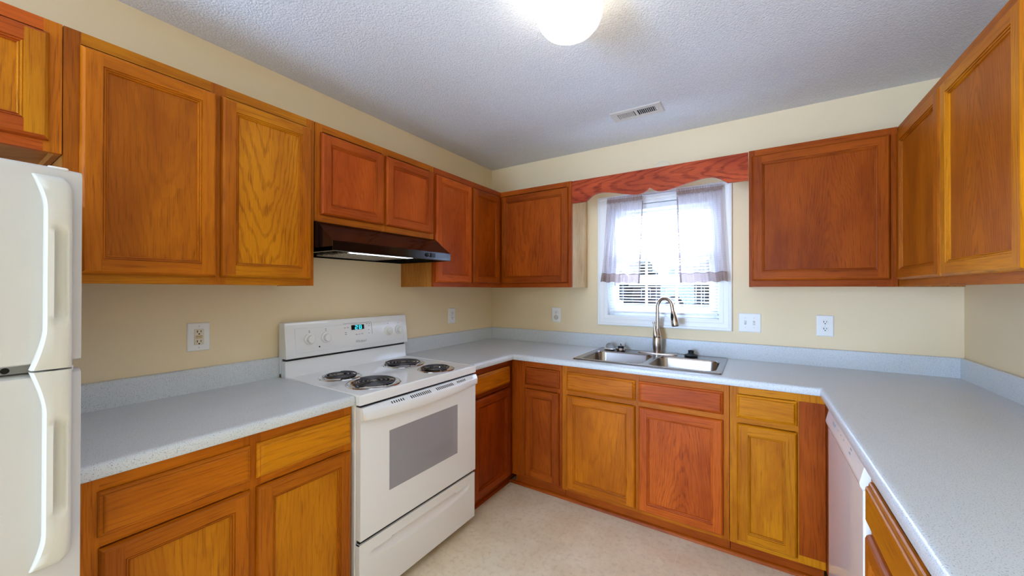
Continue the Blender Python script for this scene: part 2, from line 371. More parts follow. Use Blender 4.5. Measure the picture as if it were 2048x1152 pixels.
# ------------------------------------------------------------------ cabinets
FR = 0.019
def ring(m, hw, hh, a, b, ms):
    """one ring of a routed edge profile between (inset,height) a and b; ms = materials for sides and top/bottom"""
    (ia, na), (ib, nb) = a, b
    A = [(-hw+ia, -na, -hh+ia), (hw-ia, -na, -hh+ia), (hw-ia, -na, hh-ia), (-hw+ia, -na, hh-ia)]
    B = [(-hw+ib, -nb, -hh+ib), (hw-ib, -nb, -hh+ib), (hw-ib, -nb, hh-ib), (-hw+ib, -nb, hh-ib)]
    for i in range(4):
        j = (i+1) % 4; m.quad(A[i], A[j], B[j], B[i], ms[1] if i in (0, 2) else ms[0])
def door(parent, x0, x1, z0, z1, depth, tone, rails=None, panel=None, name='door', label=None):
    hw, hh = (x1-x0)/2, (z1-z0)/2
    V = OAK[tone][0]; H = OAK[rails or tone][1]; P = OAK[(panel or tone).rstrip('+')][3 if (panel or '').endswith('+') else 2]
    m = MB()
    out = [(0, 0.0), (0, 0.0075), (0.0035, 0.0145), (0.0085, 0.0185), (0.010, 0.019)]
    for a, b in zip(out, out[1:]): ring(m, hw, hh, a, b, (0, 1))
    i0, i1, n = 0.010, 0.046, 0.019
    xs = (-hw+i0, -hw+i1, hw-i1, hw-i0); zs = (-hh+i0, -hh+i1, hh-i1, hh-i0)
    for (xa, xb) in ((xs[0], xs[1]), (xs[2], xs[3])): m.quad((xa, -n, zs[0]), (xb, -n, zs[0]), (xb, -n, zs[3]), (xa, -n, zs[3]), 0)
    for (za, zb) in ((zs[0], zs[1]), (zs[2], zs[3])): m.quad((xs[1], -n, za), (xs[2], -n, za), (xs[2], -n, zb), (xs[1], -n, zb), 1)
    inn = [(i1, n), (i1+0.0006, 0.0150), (i1+0.0022, 0.0150), (i1+0.0030, 0.0168), (i1+0.0060, 0.0162), (i1+0.0066, 0.0122), (i1+0.0082, 0.0122), (i1+0.0090, 0.0138), (i1+0.0116, 0.0122), (i1+0.0124, 0.0062)]
    for a, b in zip(inn, inn[1:]): ring(m, hw, hh, a, b, (0, 1))
    m.quad((-hw, 0, -hh), (hw, 0, -hh), (hw, 0, hh), (-hw, 0, hh), 0)
    d = m.build(name, [V, H], parent, ((x0+x1)/2, -depth-0.0006, (z0+z1)/2), label=label)
    k = i1+0.0115
    MB().box(-hw+k, hw-k, -0.0075, -0.002, -hh+k, hh-k).build('panel', P, d)
    return d
def drawer(parent, x0, x1, z0, z1, depth, tone, name='drawer'):
    hw, hh = (x1-x0)/2, (z1-z0)/2; m = MB()
    prof = [(0, 0), (0, 0.006), (0.003, 0.0095), (0.0085, 0.0115), (0.0095, 0.0150), (0.0125, 0.0180), (0.016, 0.019)]
    for a, b in zip(prof, prof[1:]): ring(m, hw, hh, a, b, (0, 0))
    i, n = prof[-1]; m.quad((-hw+i, -n, -hh+i), (hw-i, -n, -hh+i), (hw-i, -n, hh-i), (-hw+i, -n, hh-i))
    m.quad((-hw, 0, -hh), (hw, 0, -hh), (hw, 0, hh), (-hw, 0, hh))
    return m.build(name, OAK[tone][1], parent, ((x0+x1)/2, -depth-0.0006, (z0+z1)/2))
def cab(label, loc, rz, w, depth, H, tone, doors=(), drawers=(), base=False, name='wall_cabinet', st=(0.036, 0.036), mull=(), filler=None, rails_z=None, rail_tone=None, side=OAK_SIDE, frame_rail=0.036, fill_tone='dark', sides=(True, True)):
    """cabinet in its own frame: x along the wall, front towards -y, z=0 at its underside"""
    root = thing(name, label, 'cabinet', loc, rz)
    g = 0.0008; zb = 0.09 if base else 0.0; t = 0.014
    m = MB()
    y1 = -0.0015; y0 = -depth+FR
    m.box(g, t, y0, y1, zb, H).box(w-t, w-g, y0, y1, zb, H)
    zf = zb+(0.004 if base else 0.020)
    m.box(t, w-t, y0, y1, zf, zf+0.012); m.box(t, w-t, y0 if not base else -0.06, y1, H-0.012, H).box(t, w-t, y1-0.006, y1, zf+0.012, H-0.012)
    m.build('carcass', side, root)
    f = MB(); sx = [(g, st[0])]+[tuple(q) for q in mull]+[(w-st[1], w-g)]
    zs = rails_z or [(zb, zb+frame_rail), (H-frame_rail, H)]
    for a, b in sx: f.box(a, b, -depth, -depth+FR, zb, H, 0)
    for i in range(len(sx)-1):
        for za, zc in zs: f.box(sx[i][1], sx[i+1][0], -depth, -depth+FR, za, zc, 1)
    f.build('face_frame', [OAK[tone][0], OAK[rail_tone or tone][1]], root)
    if filler:
        MB().box(filler[0], filler[1], -depth-0.003, -depth-0.0003, filler[2], filler[3]).build('filler_panel', OAK[fill_tone][0], root, label='reddish flat oak filler strip')
    if base:
        MB().box(g, w-g, -depth+0.055, -depth+0.068, 0.0, zb).build('toe_kick', OAK['brown'][1], root)
    for d in doors: door(root, d[0], d[1], d[2], d[3], depth, *(d[4] if len(d) > 4 else (tone,)))
    for d in drawers: drawer(root, d[0], d[1], d[2], d[3], depth, d[4] if len(d) > 4 else tone, d[5] if len(d) > 5 else 'drawer')
    return root
UB, UT, UD = 1.372, 2.134, 0.305
def left_up(label, y0, y1, zb, doors, tone, **k):      # y-coordinates are given in the room, z too
    return cab(label, (0, y0, zb), 90, y1-y0, UD, UT-zb, tone, [(d[0]-y0, d[1]-y0, d[2]-zb, d[3]-zb)+tuple(d[4:]) for d in doors], **k)
left_up('oak wall cabinet above the white refrigerator', -3.352, -2.5903, 1.752, [(-3.325, -2.985, 1.782, 2.092, ('gold', 'red', 'gold+')), (-2.960, -2.616, 1.782, 2.092, ('gold', 'red', 'gold+'))], 'amber', mull=[(0.36, 0.40)], rail_tone='red')
left_up('tall two-door oak wall cabinet between refrigerator and range hood', -2.590, -1.834, UB, [(-2.557, -2.214, 1.402, 2.092, ('amber', 'amber', 'amber')), (-2.199, -1.851, 1.402, 2.092, ('amber', 'gold', 'gold+'))], 'amber', mull=[(0.36, 0.41)], rail_tone='gold')
left_up('short two-door oak wall cabinet above the black range hood', -1.832, -1.060, 1.674, [(-1.806, -1.452, 1.706, 2.092, ('red',)), (-1.437, -1.076, 1.706, 2.092, ('red',))], 'amber', mull=[(0.375, 0.415)], frame_rail=0.034)
left_up('narrow two-door oak wall cabinet in left corner right of the range hood', -1.058, -0.003, UB, [(-1.046, -0.689, 1.402, 2.092, ('red',)), (-0.668, -0.335, 1.402, 2.092, ('brown',))], 'red', mull=[(0.36, 0.40)], st=(0.02, 0.33))
cab('single-door oak wall cabinet left of the window valance', (0.3065, 0, UB), 0, 0.6145, UD, UT-UB, 'brown', [(0.017, 0.590, 0.030, 0.720, ('brown', 'brown', 'brown+'))], st=(0.03, 0.036), side=OAK_SIDE_LIT)
cab('wide single-door oak wall cabinet right of the window valance', (1.995, 0, UB), 0, 0.602, UD, UT-UB, 'brown', [(0.015, 0.575, 0.034, 0.728, ('brown', 'brown', 'brown'))], st=(0.03, 0.036))
def right_y(y0, ds, zb): return [(y0-d[0], y0-d[1], d[2]-zb, d[3]-zb)+tuple(d[4:]) for d in ds]
cab('two-door oak wall cabinet on the right wall above the long counter', (W, -0.003, UB), -90, 1.37, UD, UT-UB, 'amber', right_y(-0.003, [(-0.345, -0.836, 1.404, 2.092, ('amber',)), (-0.844, -1.343, 1.404, 2.092, ('gold', 'gold', 'amber+'))], UB), mull=[(0.82, 0.86)], st=(0.335, 0.036))
# base cabinets
BD, BH = 0.61, 0.8765
BR = [(0.09, 0.128), (0.694, 0.722), (0.838, BH)]
def left_base(label, y0, y1, doors, drawers, tone, **k):
    return cab(label, (0, y0, 0), 90, y1-y0, BD, BH, tone, [(d[0]-y0, d[1]-y0)+tuple(d[2:]) for d in doors], [(d[0]-y0, d[1]-y0)+tuple(d[2:]) for d in drawers], base=True, name='base_cabinet', rails_z=BR, **k)
left_base('two-door oak base cabinet between refrigerator and stove', -2.600, -1.846, [(-2.566, -2.223, 0.110, 0.692, ('amber', 'amber', 'gold')), (-2.204, -1.856, 0.110, 0.692, ('amber', 'amber', 'gold'))], [(-2.568, -2.222, 0.722, 0.838, 'amber'), (-2.204, -1.854, 0.722, 0.838, 'gold')], 'amber', mull=[(0.358, 0.412)])
left_base('narrow oak base cabinet in the left corner right of the stove', -1.066, -0.003, [(-1.054, -0.652, 0.095, 0.690, ('dark', 'dark', 'dark'))], [(-1.054, -0.652, 0.722, 0.836, 'amber')], 'dark', st=(0.02, 0.66))
def back_base(label, x0, x1, doors, drawers, tone, **k):
    return cab(label, (x0, 0, 0), 0, x1-x0, BD, BH, tone, [(d[0]-x0, d[1]-x0)+tuple(d[2:]) for d in doors], [(d[0]-x0, d[1]-x0)+tuple(d[2:]) for d in drawers], base=True, name='base_cabinet', rails_z=BR, **k)
back_base('narrowest oak base cabinet left of the sink cabinet', 0.6125, 0.990, [(0.722, 0.973, 0.106, 0.692, ('brown', 'brown', 'brown'))], [(0.722, 0.973, 0.720, 0.836, 'brown')], 'brown', st=(0.115, 0.03))
back_base('two-door oak sink base cabinet under the steel sink', 0.991, 1.914, [(1.025, 1.449, 0.110, 0.692, ('amber', 'amber', 'amber')), (1.468, 1.887, 0.110, 0.694, ('red', 'red', 'red+'))], [(1.025, 1.449, 0.722, 0.838, 'amber', 'false_drawer'), (1.468, 1.887, 0.722, 0.838, 'red', 'false_drawer')], 'amber', mull=[(0.445, 0.49)])
r = back_base('single-door golden oak base cabinet between sink cabinet and dishwasher', 1.915, 2.2915, [(1.947, 2.188, 0.112, 0.692, ('gold', 'gold', 'gold'))], [(1.945, 2.188, 0.722, 0.836, 'gold')], 'gold', st=(0.04, 0.11), filler=(0.279, 0.3755, 0.128, 0.838), fill_tone='brown')
MB().box(2.2925-1.915, 2.312-1.915, -0.784, -0.6105, 0.09, BH).box(2.345-1.915, 2.36-1.915, -0.784, -0.6105, 0, 0.09).build('corner_filler', OAK['brown'][0], r)
cab('oak base cabinet with one wide drawer beyond the dishwasher', (W-0.002, -1.394, 0), -90, 0.756, BD, BH, 'gold', right_y(-1.394, [(-1.420, -1.762, 0.110, 0.692, ('amber', 'amber', 'gold')), (-1.782, -2.124, 0.110, 0.692, ('amber', 'amber', 'gold'))], 0), right_y(-1.394, [(-1.420, -2.124, 0.722, 0.834, 'gold')], 0), base=True, name='base_cabinet', rails_z=BR, mull=[(0.36, 0.40)])
# shoe moulding along the toe kicks
def shoe():
    r = 0.016; q = [(0, 0.0005)]+[(-r*math.cos(a), 0.0005+0.018*math.sin(a)) for a in [i*math.pi/12 for i in range(7)]]
    m = MB(); yb = -BD+0.0545
    m.prism_x([(yb+y, z) for y, z in q], 0.572, 2.29); struct(m.build('trim_1', OAK['brown'][1], smooth=50))
    m = MB(); n = len(q); xs = BD-0.0545
    rings = [[(xs-y, yy, z) for y, z in q] for yy in (-1.064, -0.573)]; m.loft(rings); struct(m.build('trim_2', OAK['dark'][1], smooth=50))
    rings = [[(xs-y, yy, z) for y, z in q] for yy in (-2.598, -1.848)]; m = MB(); m.loft(rings); struct(m.build('trim_3', OAK['amber'][1], smooth=50))
shoe()

# ------------------------------------------------------------------ countertops
CF, CT, CB = 0.635, 0.9155, 0.8775
NOSE = [(0.030, CB), (0.002, CB), (0.0, CB+0.002), (0.0, CT-0.015), (0.0022, CT-0.0075), (0.0075, CT-0.0022), (0.015, CT), (0.032, CT)]
SX0, SX1, SY0, SY1 = 1.062, 1.862, -0.566, -0.050      # sink cut-out
def bs_profile(): return [(0.0012, CT), (0.020, CT), (0.020, 1.0125), (0.0165, 1.016), (0.0012, 1.016)]
def counters():
    yl0, yl1 = -2.602, -1.8455
    r = tag(MB().build('countertop', LAM), 'short grey laminate countertop between refrigerator and stove', 'countertop')
    m = MB(); rings = [[(CF-d, y, z) for d, z in NOSE] for y in (yl0, yl1)]; m.loft(rings, caps=False, closed=False)
    m.box(0.0012, CF-0.030, yl0, yl1, CB, CT-0.0002); m.add([(CF-d, yl1, z) for d, z in NOSE], [tuple(range(len(NOSE)))]); m.add([(CF-d, yl0, z) for d, z in NOSE], [tuple(range(len(NOSE)))])
    m.build('worktop', LAM, r, smooth=50)
    m = MB(); m.loft([[(x, y, z) for x, z in bs_profile()] for y in (yl0, yl1)]); m.build('backsplash', LAM, r, smooth=40)
    # U-shaped run
    r = tag(MB().build('countertop', LAM), 'long U-shaped grey laminate countertop holding the sink', 'countertop')
    ya, yb = -1.0705, -2.160; xr = W-CF
    m = MB(); rings = []
    def path(d): return [(CF-d, ya), (CF-d, -CF+d), (xr+d, -CF+d), (xr+d, yb)]
    for k in range(4): rings.append([(path(d)[k][0], path(d)[k][1], z) for d, z in NOSE])
    m.loft(rings, closed=False, caps=False)
    for k in (0, 3): m.add(rings[k], [tuple(range(len(NOSE)))])
    e = 0.030; z0, z1 = CB, CT-0.0002
    m.box(0.0012, CF-e, ya, -CF+e, z0, z1).box(xr+e, W-0.0012, yb, -CF+e, z0, z1)
    m.box(0.0012, SX0, -CF+e, -0.0012, z0, z1).box(SX1, W-0.0012, -CF+e, -0.0012, z0, z1)
    m.box(SX0, SX1, -CF+e, SY0, z0, z1).box(SX0, SX1, SY1, -0.0012, z0, z1)
    m.build('worktop', LAM, r, smooth=50)
    m = MB(); m.loft([[(x, y, z) for x, z in bs_profile()] for y in (ya, -0.0205)]); m.build('backsplash', LAM, r, smooth=40)
    m = MB(); m.loft([[(x, -y, z) for y, z in bs_profile()] for x in (0.0012, W-0.0012)]); m.build('backsplash', LAM, r, smooth=40)
    m = MB(); m.loft([[(W-x, y, z) for x, z in bs_profile()] for y in (-0.0205, yb)]); m.build('backsplash', LAM, r, smooth=40)
counters()

# ------------------------------------------------------------------ stove
def stove():
    w = 0.766
    r = thing('stove', 'white freestanding electric coil stove under the black range hood', 'stove', (0, -1.842, 0), 90)
    F = -0.628
    m = MB(); e = 0.012
    m.box(0.001, e, F, -0.03, 0.035, 0.876).box(w-e, w-0.001, F, -0.03, 0.035, 0.876).box(e, w-e, -0.05, -0.03, 0.035, 0.876).box(e, w-e, F, -0.05, 0.035, 0.05)
    m.box(e, w-e, F, F+0.012, 0.775, 0.868).box(e, w-e, F, F+0.012, 0.300, 0.40)
    m.build('body', ENAMEL, r, bevel=0.0025)
    m = MB(); m.box(0.06, w-0.06, -0.60, -0.10, 0.40, 0.412).box(0.06, w-0.06, -0.10, -0.09, 0.40, 0.78).box(0.06, 0.07, -0.6, -0.1, 0.41, 0.78).box(w-0.07, w-0.06, -0.6, -0.1, 0.41, 0.78).box(0.06, w-0.06, -0.6, -0.1, 0.775, 0.785)
    m.build('oven_cavity', plain('dark_oven_enamel', C(46, 46, 52), 0.3), r)
    for z in (0.535, 0.625):
        m = MB(); m.tube([(0.075, -0.595, z), (w-0.075, -0.595, z)], 0.0055, 8)
        for i in range(14): m.tube([(0.10+i*0.0435, -0.595, z), (0.10+i*0.0435, -0.12, z)], 0.002, 6)
        m.build('oven_rack', CHROME, r, smooth=60)
    # cooktop with four round openings
    m = MB(); X0, X1, Y0, Y1 = 0.0, w, -0.660, -0.072; zt = 0.9185
    B = [(0.170, -0.264, 0.086), (0.178, -0.515, 0.108), (0.570, -0.272, 0.108), (0.566, -0.540, 0.086)]
    ex = 0.372; r0, r1 = -0.648, -0.074
    cells = [(0.012, ex, -0.388, r1), (0.012, ex, r0, -0.388), (ex, w-0.012, -0.404, r1), (ex, w-0.012, r0, -0.404)]
    for (bx, by, br), (cx0, cx1, cy0, cy1) in zip(B, cells):
        angs = sorted([2*math.pi*i/48+0.013 for i in range(48)]+[math.atan2(y-by, x-bx) % (2*math.pi) for x in (cx0, cx1) for y in (cy0, cy1)])
        inn, outp = [], []
        for a in angs:
            c, s_ = math.cos(a), math.sin(a); ts = []
            if c > 1e-9: ts.append((cx1-bx)/c)
            if c < -1e-9: ts.append((cx0-bx)/c)
            if s_ > 1e-9: ts.append((cy1-by)/s_)
            if s_ < -1e-9: ts.append((cy0-by)/s_)
            t = min(ts); outp.append((bx+c*t, by+s_*t, zt-0.003)); inn.append((bx+c*br, by+s_*br, zt-0.003))
        n = len(angs); m.add(inn+outp, [(i, (i+1) % n, n+(i+1) % n, n+i) for i in range(n)])
    # raised rim, rounded front edge and sides
    rim = [(0.0125, -0.003), (0.010, -0.0005), (0.006, 0), (0.002, -0.002), (0.0, -0.007), (0.0, -0.042), (0.004, -0.044)]
    def pt(i, d, z): return [(X0+d, -0.074, zt+z), (X0+d, Y0+d, zt+z), (X1-d, Y0+d, zt+z), (X1-d, -0.074, zt+z)][i]
    m.loft([[pt(i, d, z) for d, z in rim] for i in range(4)], closed=False, caps=False)
    m.build('cooktop', ENAMEL, r, smooth=50)
    for k, (bx, by, br) in enumerate(B):
        p = [(br+0.016, 0.000), (br+0.013, 0.0035), (br+0.004, 0.0035), (br-0.002, -0.001), (br-0.012, -0.014), (br*0.55, -0.026), (0.020, -0.028), (0.0005, -0.028)]
        m = MB(); m.lathe(p, (bx, by, zt-0.003), 40, caps=False); b = m.build('drip_bowl', CHROME, r, smooth=60)
        turns = 4.15 if br > 0.1 else 3.15; ri, ro = 0.021, br-0.006; pts = []
        nn = int(turns*30)
        for i in range(nn+1):
            t = i/nn; a = t*turns*2*math.pi+k*0.6; rr = ri+(ro-ri)*t; pts.append((bx+rr*math.cos(a), by+rr*math.sin(a), zt+0.0070))
        pts.append((pts[-1][0]*0.985+bx*0.015, pts[-1][1]*0.985+by*0.015, zt-0.010))
        m = MB(); m.tube(pts, 0.0050, 8, flat=0.8); m.build('coil_element', COIL, r, smooth=60)
        m = MB(); m.lathe([(0.0165, 0), (0.0165, 0.005), (0.0145, 0.0065), (0.001, 0.0068)], (bx, by, zt+0.004), 24)
        for a in (0.5, 2.6, 4.7): m.tube([(bx+0.012*math.cos(a), by+0.012*math.sin(a), zt+0.001), (bx+ro*math.cos(a), by+ro*math.sin(a), zt+0.001)], 0.002, 6)
        m.build('coil_support', STEEL, r, smooth=50)
    # riser and backguard
    m = MB(); m.prism_x([(-0.03, 0.876), (-0.073, 0.876), (-0.0765, 0.918), (-0.073, 0.925), (-0.070, 0.996), (-0.03, 0.996)], 0.0, w); m.build('riser', ENAMEL, r, bevel=0.003)
    MB().box(0.006, w-0.010, -0.066, -0.032, 0.995, 1.010).build('backguard_gap', BLACK_P, r)
    prof = [(-0.014, 0.93), (-0.030, 0.93), (-0.030, 1.008), (-0.086, 1.008), (-0.088, 1.012), (-0.066, 1.182), (-0.060, 1.188), (-0.022, 1.188), (-0.014, 1.178)]
    m = MB(); m.prism_x(prof, -0.003, w+0.003); bg = m.build('backguard', ENAMEL, r, bevel=0.003)
    th = math.atan2(0.022, 0.170)
    def on(x, z, off=0.0): # point on the sloped face
        y = -0.088+(z-1.012)*(0.022/0.170); return (x, y-off*math.cos(th), z-off*math.sin(th))
    def strip(m, xa, za, xb, zb, wd, off=0.0006):
        if abs(xb-xa) > abs(zb-za): q = [(xa, za-wd/2), (xb, zb-wd/2), (xb, zb+wd/2), (xa, za+wd/2)]
        else: q = [(xa-wd/2, za), (xa+wd/2, za), (xb+wd/2, zb), (xb-wd/2, zb)]
        m.loft([[on(x, z, -0.0005) for x, z in q], [on(x, z, off) for x, z in q]])
    m = MB()
    for a in ((0.045, 1.155, 0.735, 1.155), (0.05, 1.032, 0.73, 1.032), (0.045, 1.032, 0.045, 1.155), (0.735, 1.032, 0.735, 1.155)): strip(m, *a, 0.0018)
    m.build('panel_outline', plain('pale_grey_line', C(222, 226, 228), 0.4), bg)
    m = MB(); strip(m, 0.315, 1.160, 0.492, 1.160, 0.0025, 0.0012); strip(m, 0.497, 1.156, 0.500, 1.088, 0.0025, 0.0012); strip(m, 0.490, 1.160, 0.498, 1.156, 0.003, 0.0012)
    m.build('clock_outline', GREY_P, bg)
    m = MB(); q = [(0.362, 1.122), (0.446, 1.122), (0.446, 1.149), (0.362, 1.149)]; m.loft([[on(x, z, -0.001) for x, z in q], [on(x, z, 0.0012) for x, z in q]])
    dsp = m.build('clock_display', LCD, bg)
    m = MB()
    def seg(cx, on_):  # seven-segment digit
        a, b, t = 0.0075, 0.0095, 0.0030
        S = {'A': (-a, b, a, b), 'G': (-a, 0, a, 0), 'D': (-a, -b, a, -b), 'F': (-a, 0, -a, b), 'B': (a, 0, a, b), 'E': (-a, -b, -a, 0), 'C': (a, -b, a, 0)}
        for c in on_:
            xa, za, xb, zb = S[c]; strip(m, cx+xa, 1.1355+za, cx+xb, 1.1355+zb, t, 0.0018)
    seg(0.394, 'ABGED'); seg(0.420, 'ABCDEFG'); m.build('clock_digits', LCDON, dsp)
    m = MB()
    for x, z, l in ((0.322, 1.137, 0.010), (0.340, 1.138, 0.008), (0.325, 1.110, 0.012), (0.325, 1.100, 0.012), (0.466, 1.150, 0.010), (0.484, 1.149, 0.008), (0.480, 1.137, 0.008), (0.477, 1.115, 0.008), (0.477, 1.095, 0.008),
                    (0.393, 1.094, 0.012), (0.411, 1.094, 0.008), (0.430, 1.095, 0.014), (0.119, 1.140, 0.005), (0.119, 1.133, 0.008), (0.209, 1.142, 0.006), (0.209, 1.134, 0.006), (0.619, 1.140, 0.006), (0.701, 1.140, 0.006)):
        m = MB(); strip(m, x-l/2, z, x+l/2, z, 0.004, 0.0004); m.build('button_mark', GREY_INK, bg)
    text_mesh('logo', 'Whirlpool', 0.021, GREY_INK, bg, on(0.418, 1.054, 0.0004), (math.pi/2-th, 0, 0), shear=0.28, stretch=0.8)
    m = MB(); cx, cy, cz = on(0.168, 1.052, 0); m.lathe([(0.004, -0.001), (0.004, 0.001), (0.001, 0.0014)], (cx, cy, cz), 12, 'y'); m.build('indicator_light', SLOT, bg)
    for x in (0.119, 0.209, 0.619, 0.701):
        cx, cy, cz = on(x, 1.097, 0)
        m = MB(); m.lathe([(0.030, -0.004), (0.030, 0.0045), (0.0275, 0.007), (0.024, 0.0075)], (cx, cy, cz), 32, 'y')
        poly = [(cx+0.0205*math.cos(a), cz+0.0205*math.sin(a)) for a in [math.radians(75+210*i/18) for i in range(19)]]
        m.prism_y(poly, cy, cy-0.026); m.build('knob', WHITE_P, bg, bevel=0.0015)
    MB().box(0.010, w-0.010, -0.652, -0.628, 0.8665, 0.8755).build('door_gap_shade', BLACK_P, r)  # black strip painting the shade in the gap below the cooktop
    MB().box(0.010, w-0.010, -0.645, -0.628, 0.296, 0.322).build('drawer_gap_shade', BLACK_P, r)  # black strip standing in for shade between oven door and drawer
    # oven door
    m = MB(); zt_, zb_ = 0.866, 0.318; y0, y1 = -0.661, -0.630
    wx0, wx1, wz0, wz1 = 0.150, 0.606, 0.467, 0.731
    m.box(0.004, wx0, y0, y1, zb_, zt_).box(wx1, w-0.004, y0, y1, zb_, zt_).box(wx0, wx1, y0, y1, zb_, wz0).box(wx0, wx1, y0, y1, wz1, zt_)
    d = m.build('oven_door', ENAMEL, r, smooth=40)
    m = MB(); m.box(wx0+0.0005, wx1-0.0005, y0-0.0008, y0+0.004, wz0+0.0005, wz1-0.0005); m.build('oven_window', OVENGLASS, d)
    rings = []; slots = MB()
    def hsec(t):
        b = 1-t*t; o_ = y0-0.016-0.020*b; zb2 = 0.812-0.010*b
        return o_, zb2
    for i in range(25):
        t = -1+2*i/24; x = 0.006+(w-0.012)*(i/24); o_, zb2 = hsec(t)
        rings.append([(x, y0+0.001, 0.8665), (x, y0-0.006, 0.8665), (x, o_+0.002, 0.8495), (x, o_-0.001, 0.8455), (x, o_, zb2+0.006), (x, o_+0.005, zb2), (x, y0+0.001, zb2+0.002)])
    m = MB(); m.loft(rings); hd = m.build('oven_handle', ENAMEL, d, smooth=50)
    for x0_, n_ in ((0.150, 6), (0.258, 11), (0.424, 11), (0.585, 6)):
        slots = MB()
        for i in range(n_):
            x = x0_+i*(0.0118 if n_ > 6 else 0.0125); t = -1+2*(x-0.006)/(w-0.012); o_, _ = hsec(t)
            pa = Vector((0, y0-0.006, 0.8665)); pb = Vector((0, o_+0.002, 0.8495)); a = pa.lerp(pb, 0.28); b = pa.lerp(pb, 0.86 if n_ > 6 else 0.75)
            nn_ = Vector((0, -(pa.z-pb.z), -(pb.y-pa.y)*-1)).normalized(); nn_ = Vector((0, -abs(nn_.y), abs(nn_.z)))*0.0006
            slots.loft([[tuple(Vector((x-0.0027, a.y, a.z))-nn_), tuple(Vector((x+0.0027, a.y, a.z))-nn_), tuple(Vector((x+0.0027, b.y, b.z))-nn_), tuple(Vector((x-0.0027, b.y, b.z))-nn_)],
                        [tuple(Vector((x-0.0027, a.y, a.z))+nn_), tuple(Vector((x+0.0027, a.y, a.z))+nn_), tuple(Vector((x+0.0027, b.y, b.z))+nn_), tuple(Vector((x-0.0027, b.y, b.z))+nn_)]])
        slots.build('vent_slots', SLOT, hd)
    for x in (0.030, w-0.030):
        m = MB(); m.box(x-0.022, x-0.003 if x < 0.3 else x+0.022, y0-0.0175, y0-0.004, 0.815, 0.848); m.build('handle_end', IVORY, hd, bevel=0.003)
    # storage drawer with a scooped grip
    m = MB(); nx, nz = 64, 40; x0, x1, z0, z1 = 0.003, w-0.003, 0.046, 0.300; rows = []
    for j in range(nz+1):
        z = z0+(z1-z0)*j/nz; row = []
        for i in range(nx+1):
            x = x0+(x1-x0)*i/nx; u = (x-w/2)/0.325; dsp_ = 0.0
            if abs(u) < 1:
                bow = 0.014*(1-u*u); ztop = 0.246+bow*0.4; zlow = 0.200+0.026*u*u
                if zlow < z < ztop: dsp_ = 0.021*((z-zlow)/(ztop-zlow))**0.7*min(1, (1-abs(u))*9)
            row.append((x, -0.655+dsp_, z))
        rows.append(row)
    m.loft(rows, closed=False, caps=False)
    m.box(x0, x1, -0.6549, -0.632, z0, z0+0.004).box(x0, x1, -0.6549, -0.632, z1-0.004, z1).box(x0, x0+0.003, -0.6549, -0.632, z0, z1).box(x1-0.003, x1, -0.6549, -0.632, z0, z1)
    m.build('storage_drawer', ENAMEL, r, smooth=45)
    for x in (0.05, w-0.05):
        for y in (-0.59, -0.08):
            m = MB(); m.lathe([(0.017, 0.0), (0.017, 0.012), (0.009, 0.014), (0.009, 0.036)], (x, y, 0.0), 16); m.build('foot', BLACK_P, r, smooth=40)
stove()

# ------------------------------------------------------------------ range hood
def hood():
    w = 0.768
    r = thing('range_hood', 'glossy black range hood with a lit lens above the stove', 'range hood', (0, -1.831, 1.528), 90)
    pr = [(-0.0015, 0.0), (-0.0015, 0.144), (-0.318, 0.144), (-0.332, 0.138), (-0.352, 0.122), (-0.380, 0.098), (-0.415, 0.072), (-0.447, 0.049), (-0.452, 0.045), (-0.452, 0.002), (-0.448, 0.0)]
    m = MB(); n = len(pr)
    for x in (0.0, w):  # end caps
        m.add([(x, y, z) for y, z in pr], [tuple(range(n))])
    for i in range(n-1): m.quad((0, *pr[i]), (w, *pr[i]), (w, *pr[i+1]), (0, *pr[i+1]))
    m.box(0.0, 0.012, -0.448, -0.0015, 0.0, 0.02).box(w-0.012, w, -0.448, -0.0015, 0.0, 0.02).box(0.012, w-0.012, -0.448, -0.436, 0.0, 0.02).box(0.012, w-0.012, -0.012, -0.0015, 0.0, 0.02)
    m.box(0.012, w-0.012, -0.436, -0.012, 0.016, 0.022)
    m.build('shell', BLACK_G, r, smooth=32)
    MB().box(0.150, 0.520, -0.430, -0.345, 0.004, 0.0155).build('light_lens', HOODLENS, r, bevel=0.003)
    MB().box(0.150, 0.520, -0.335, -0.060, 0.004, 0.0155).build('grease_filter', FILTER, r, bevel=0.002)
    MB().box(0.32, 0.35, -0.345, -0.333, 0.002, 0.0155).build('filter_clip', BLACK_P, r)
    m = MB(); m.lathe([(0.012, 0), (0.012, 0.006), (0.009, 0.014), (0.007, 0.015)], (0.575, -0.452, 0.025), 20, 'y'); m.build('fan_switch', BLACK_P, r, smooth=40)
    m = MB(); m.box(0.598, 0.630, -0.460, -0.452, 0.013, 0.037); m.build('light_switch', BLACK_P, r, bevel=0.002)
hood()

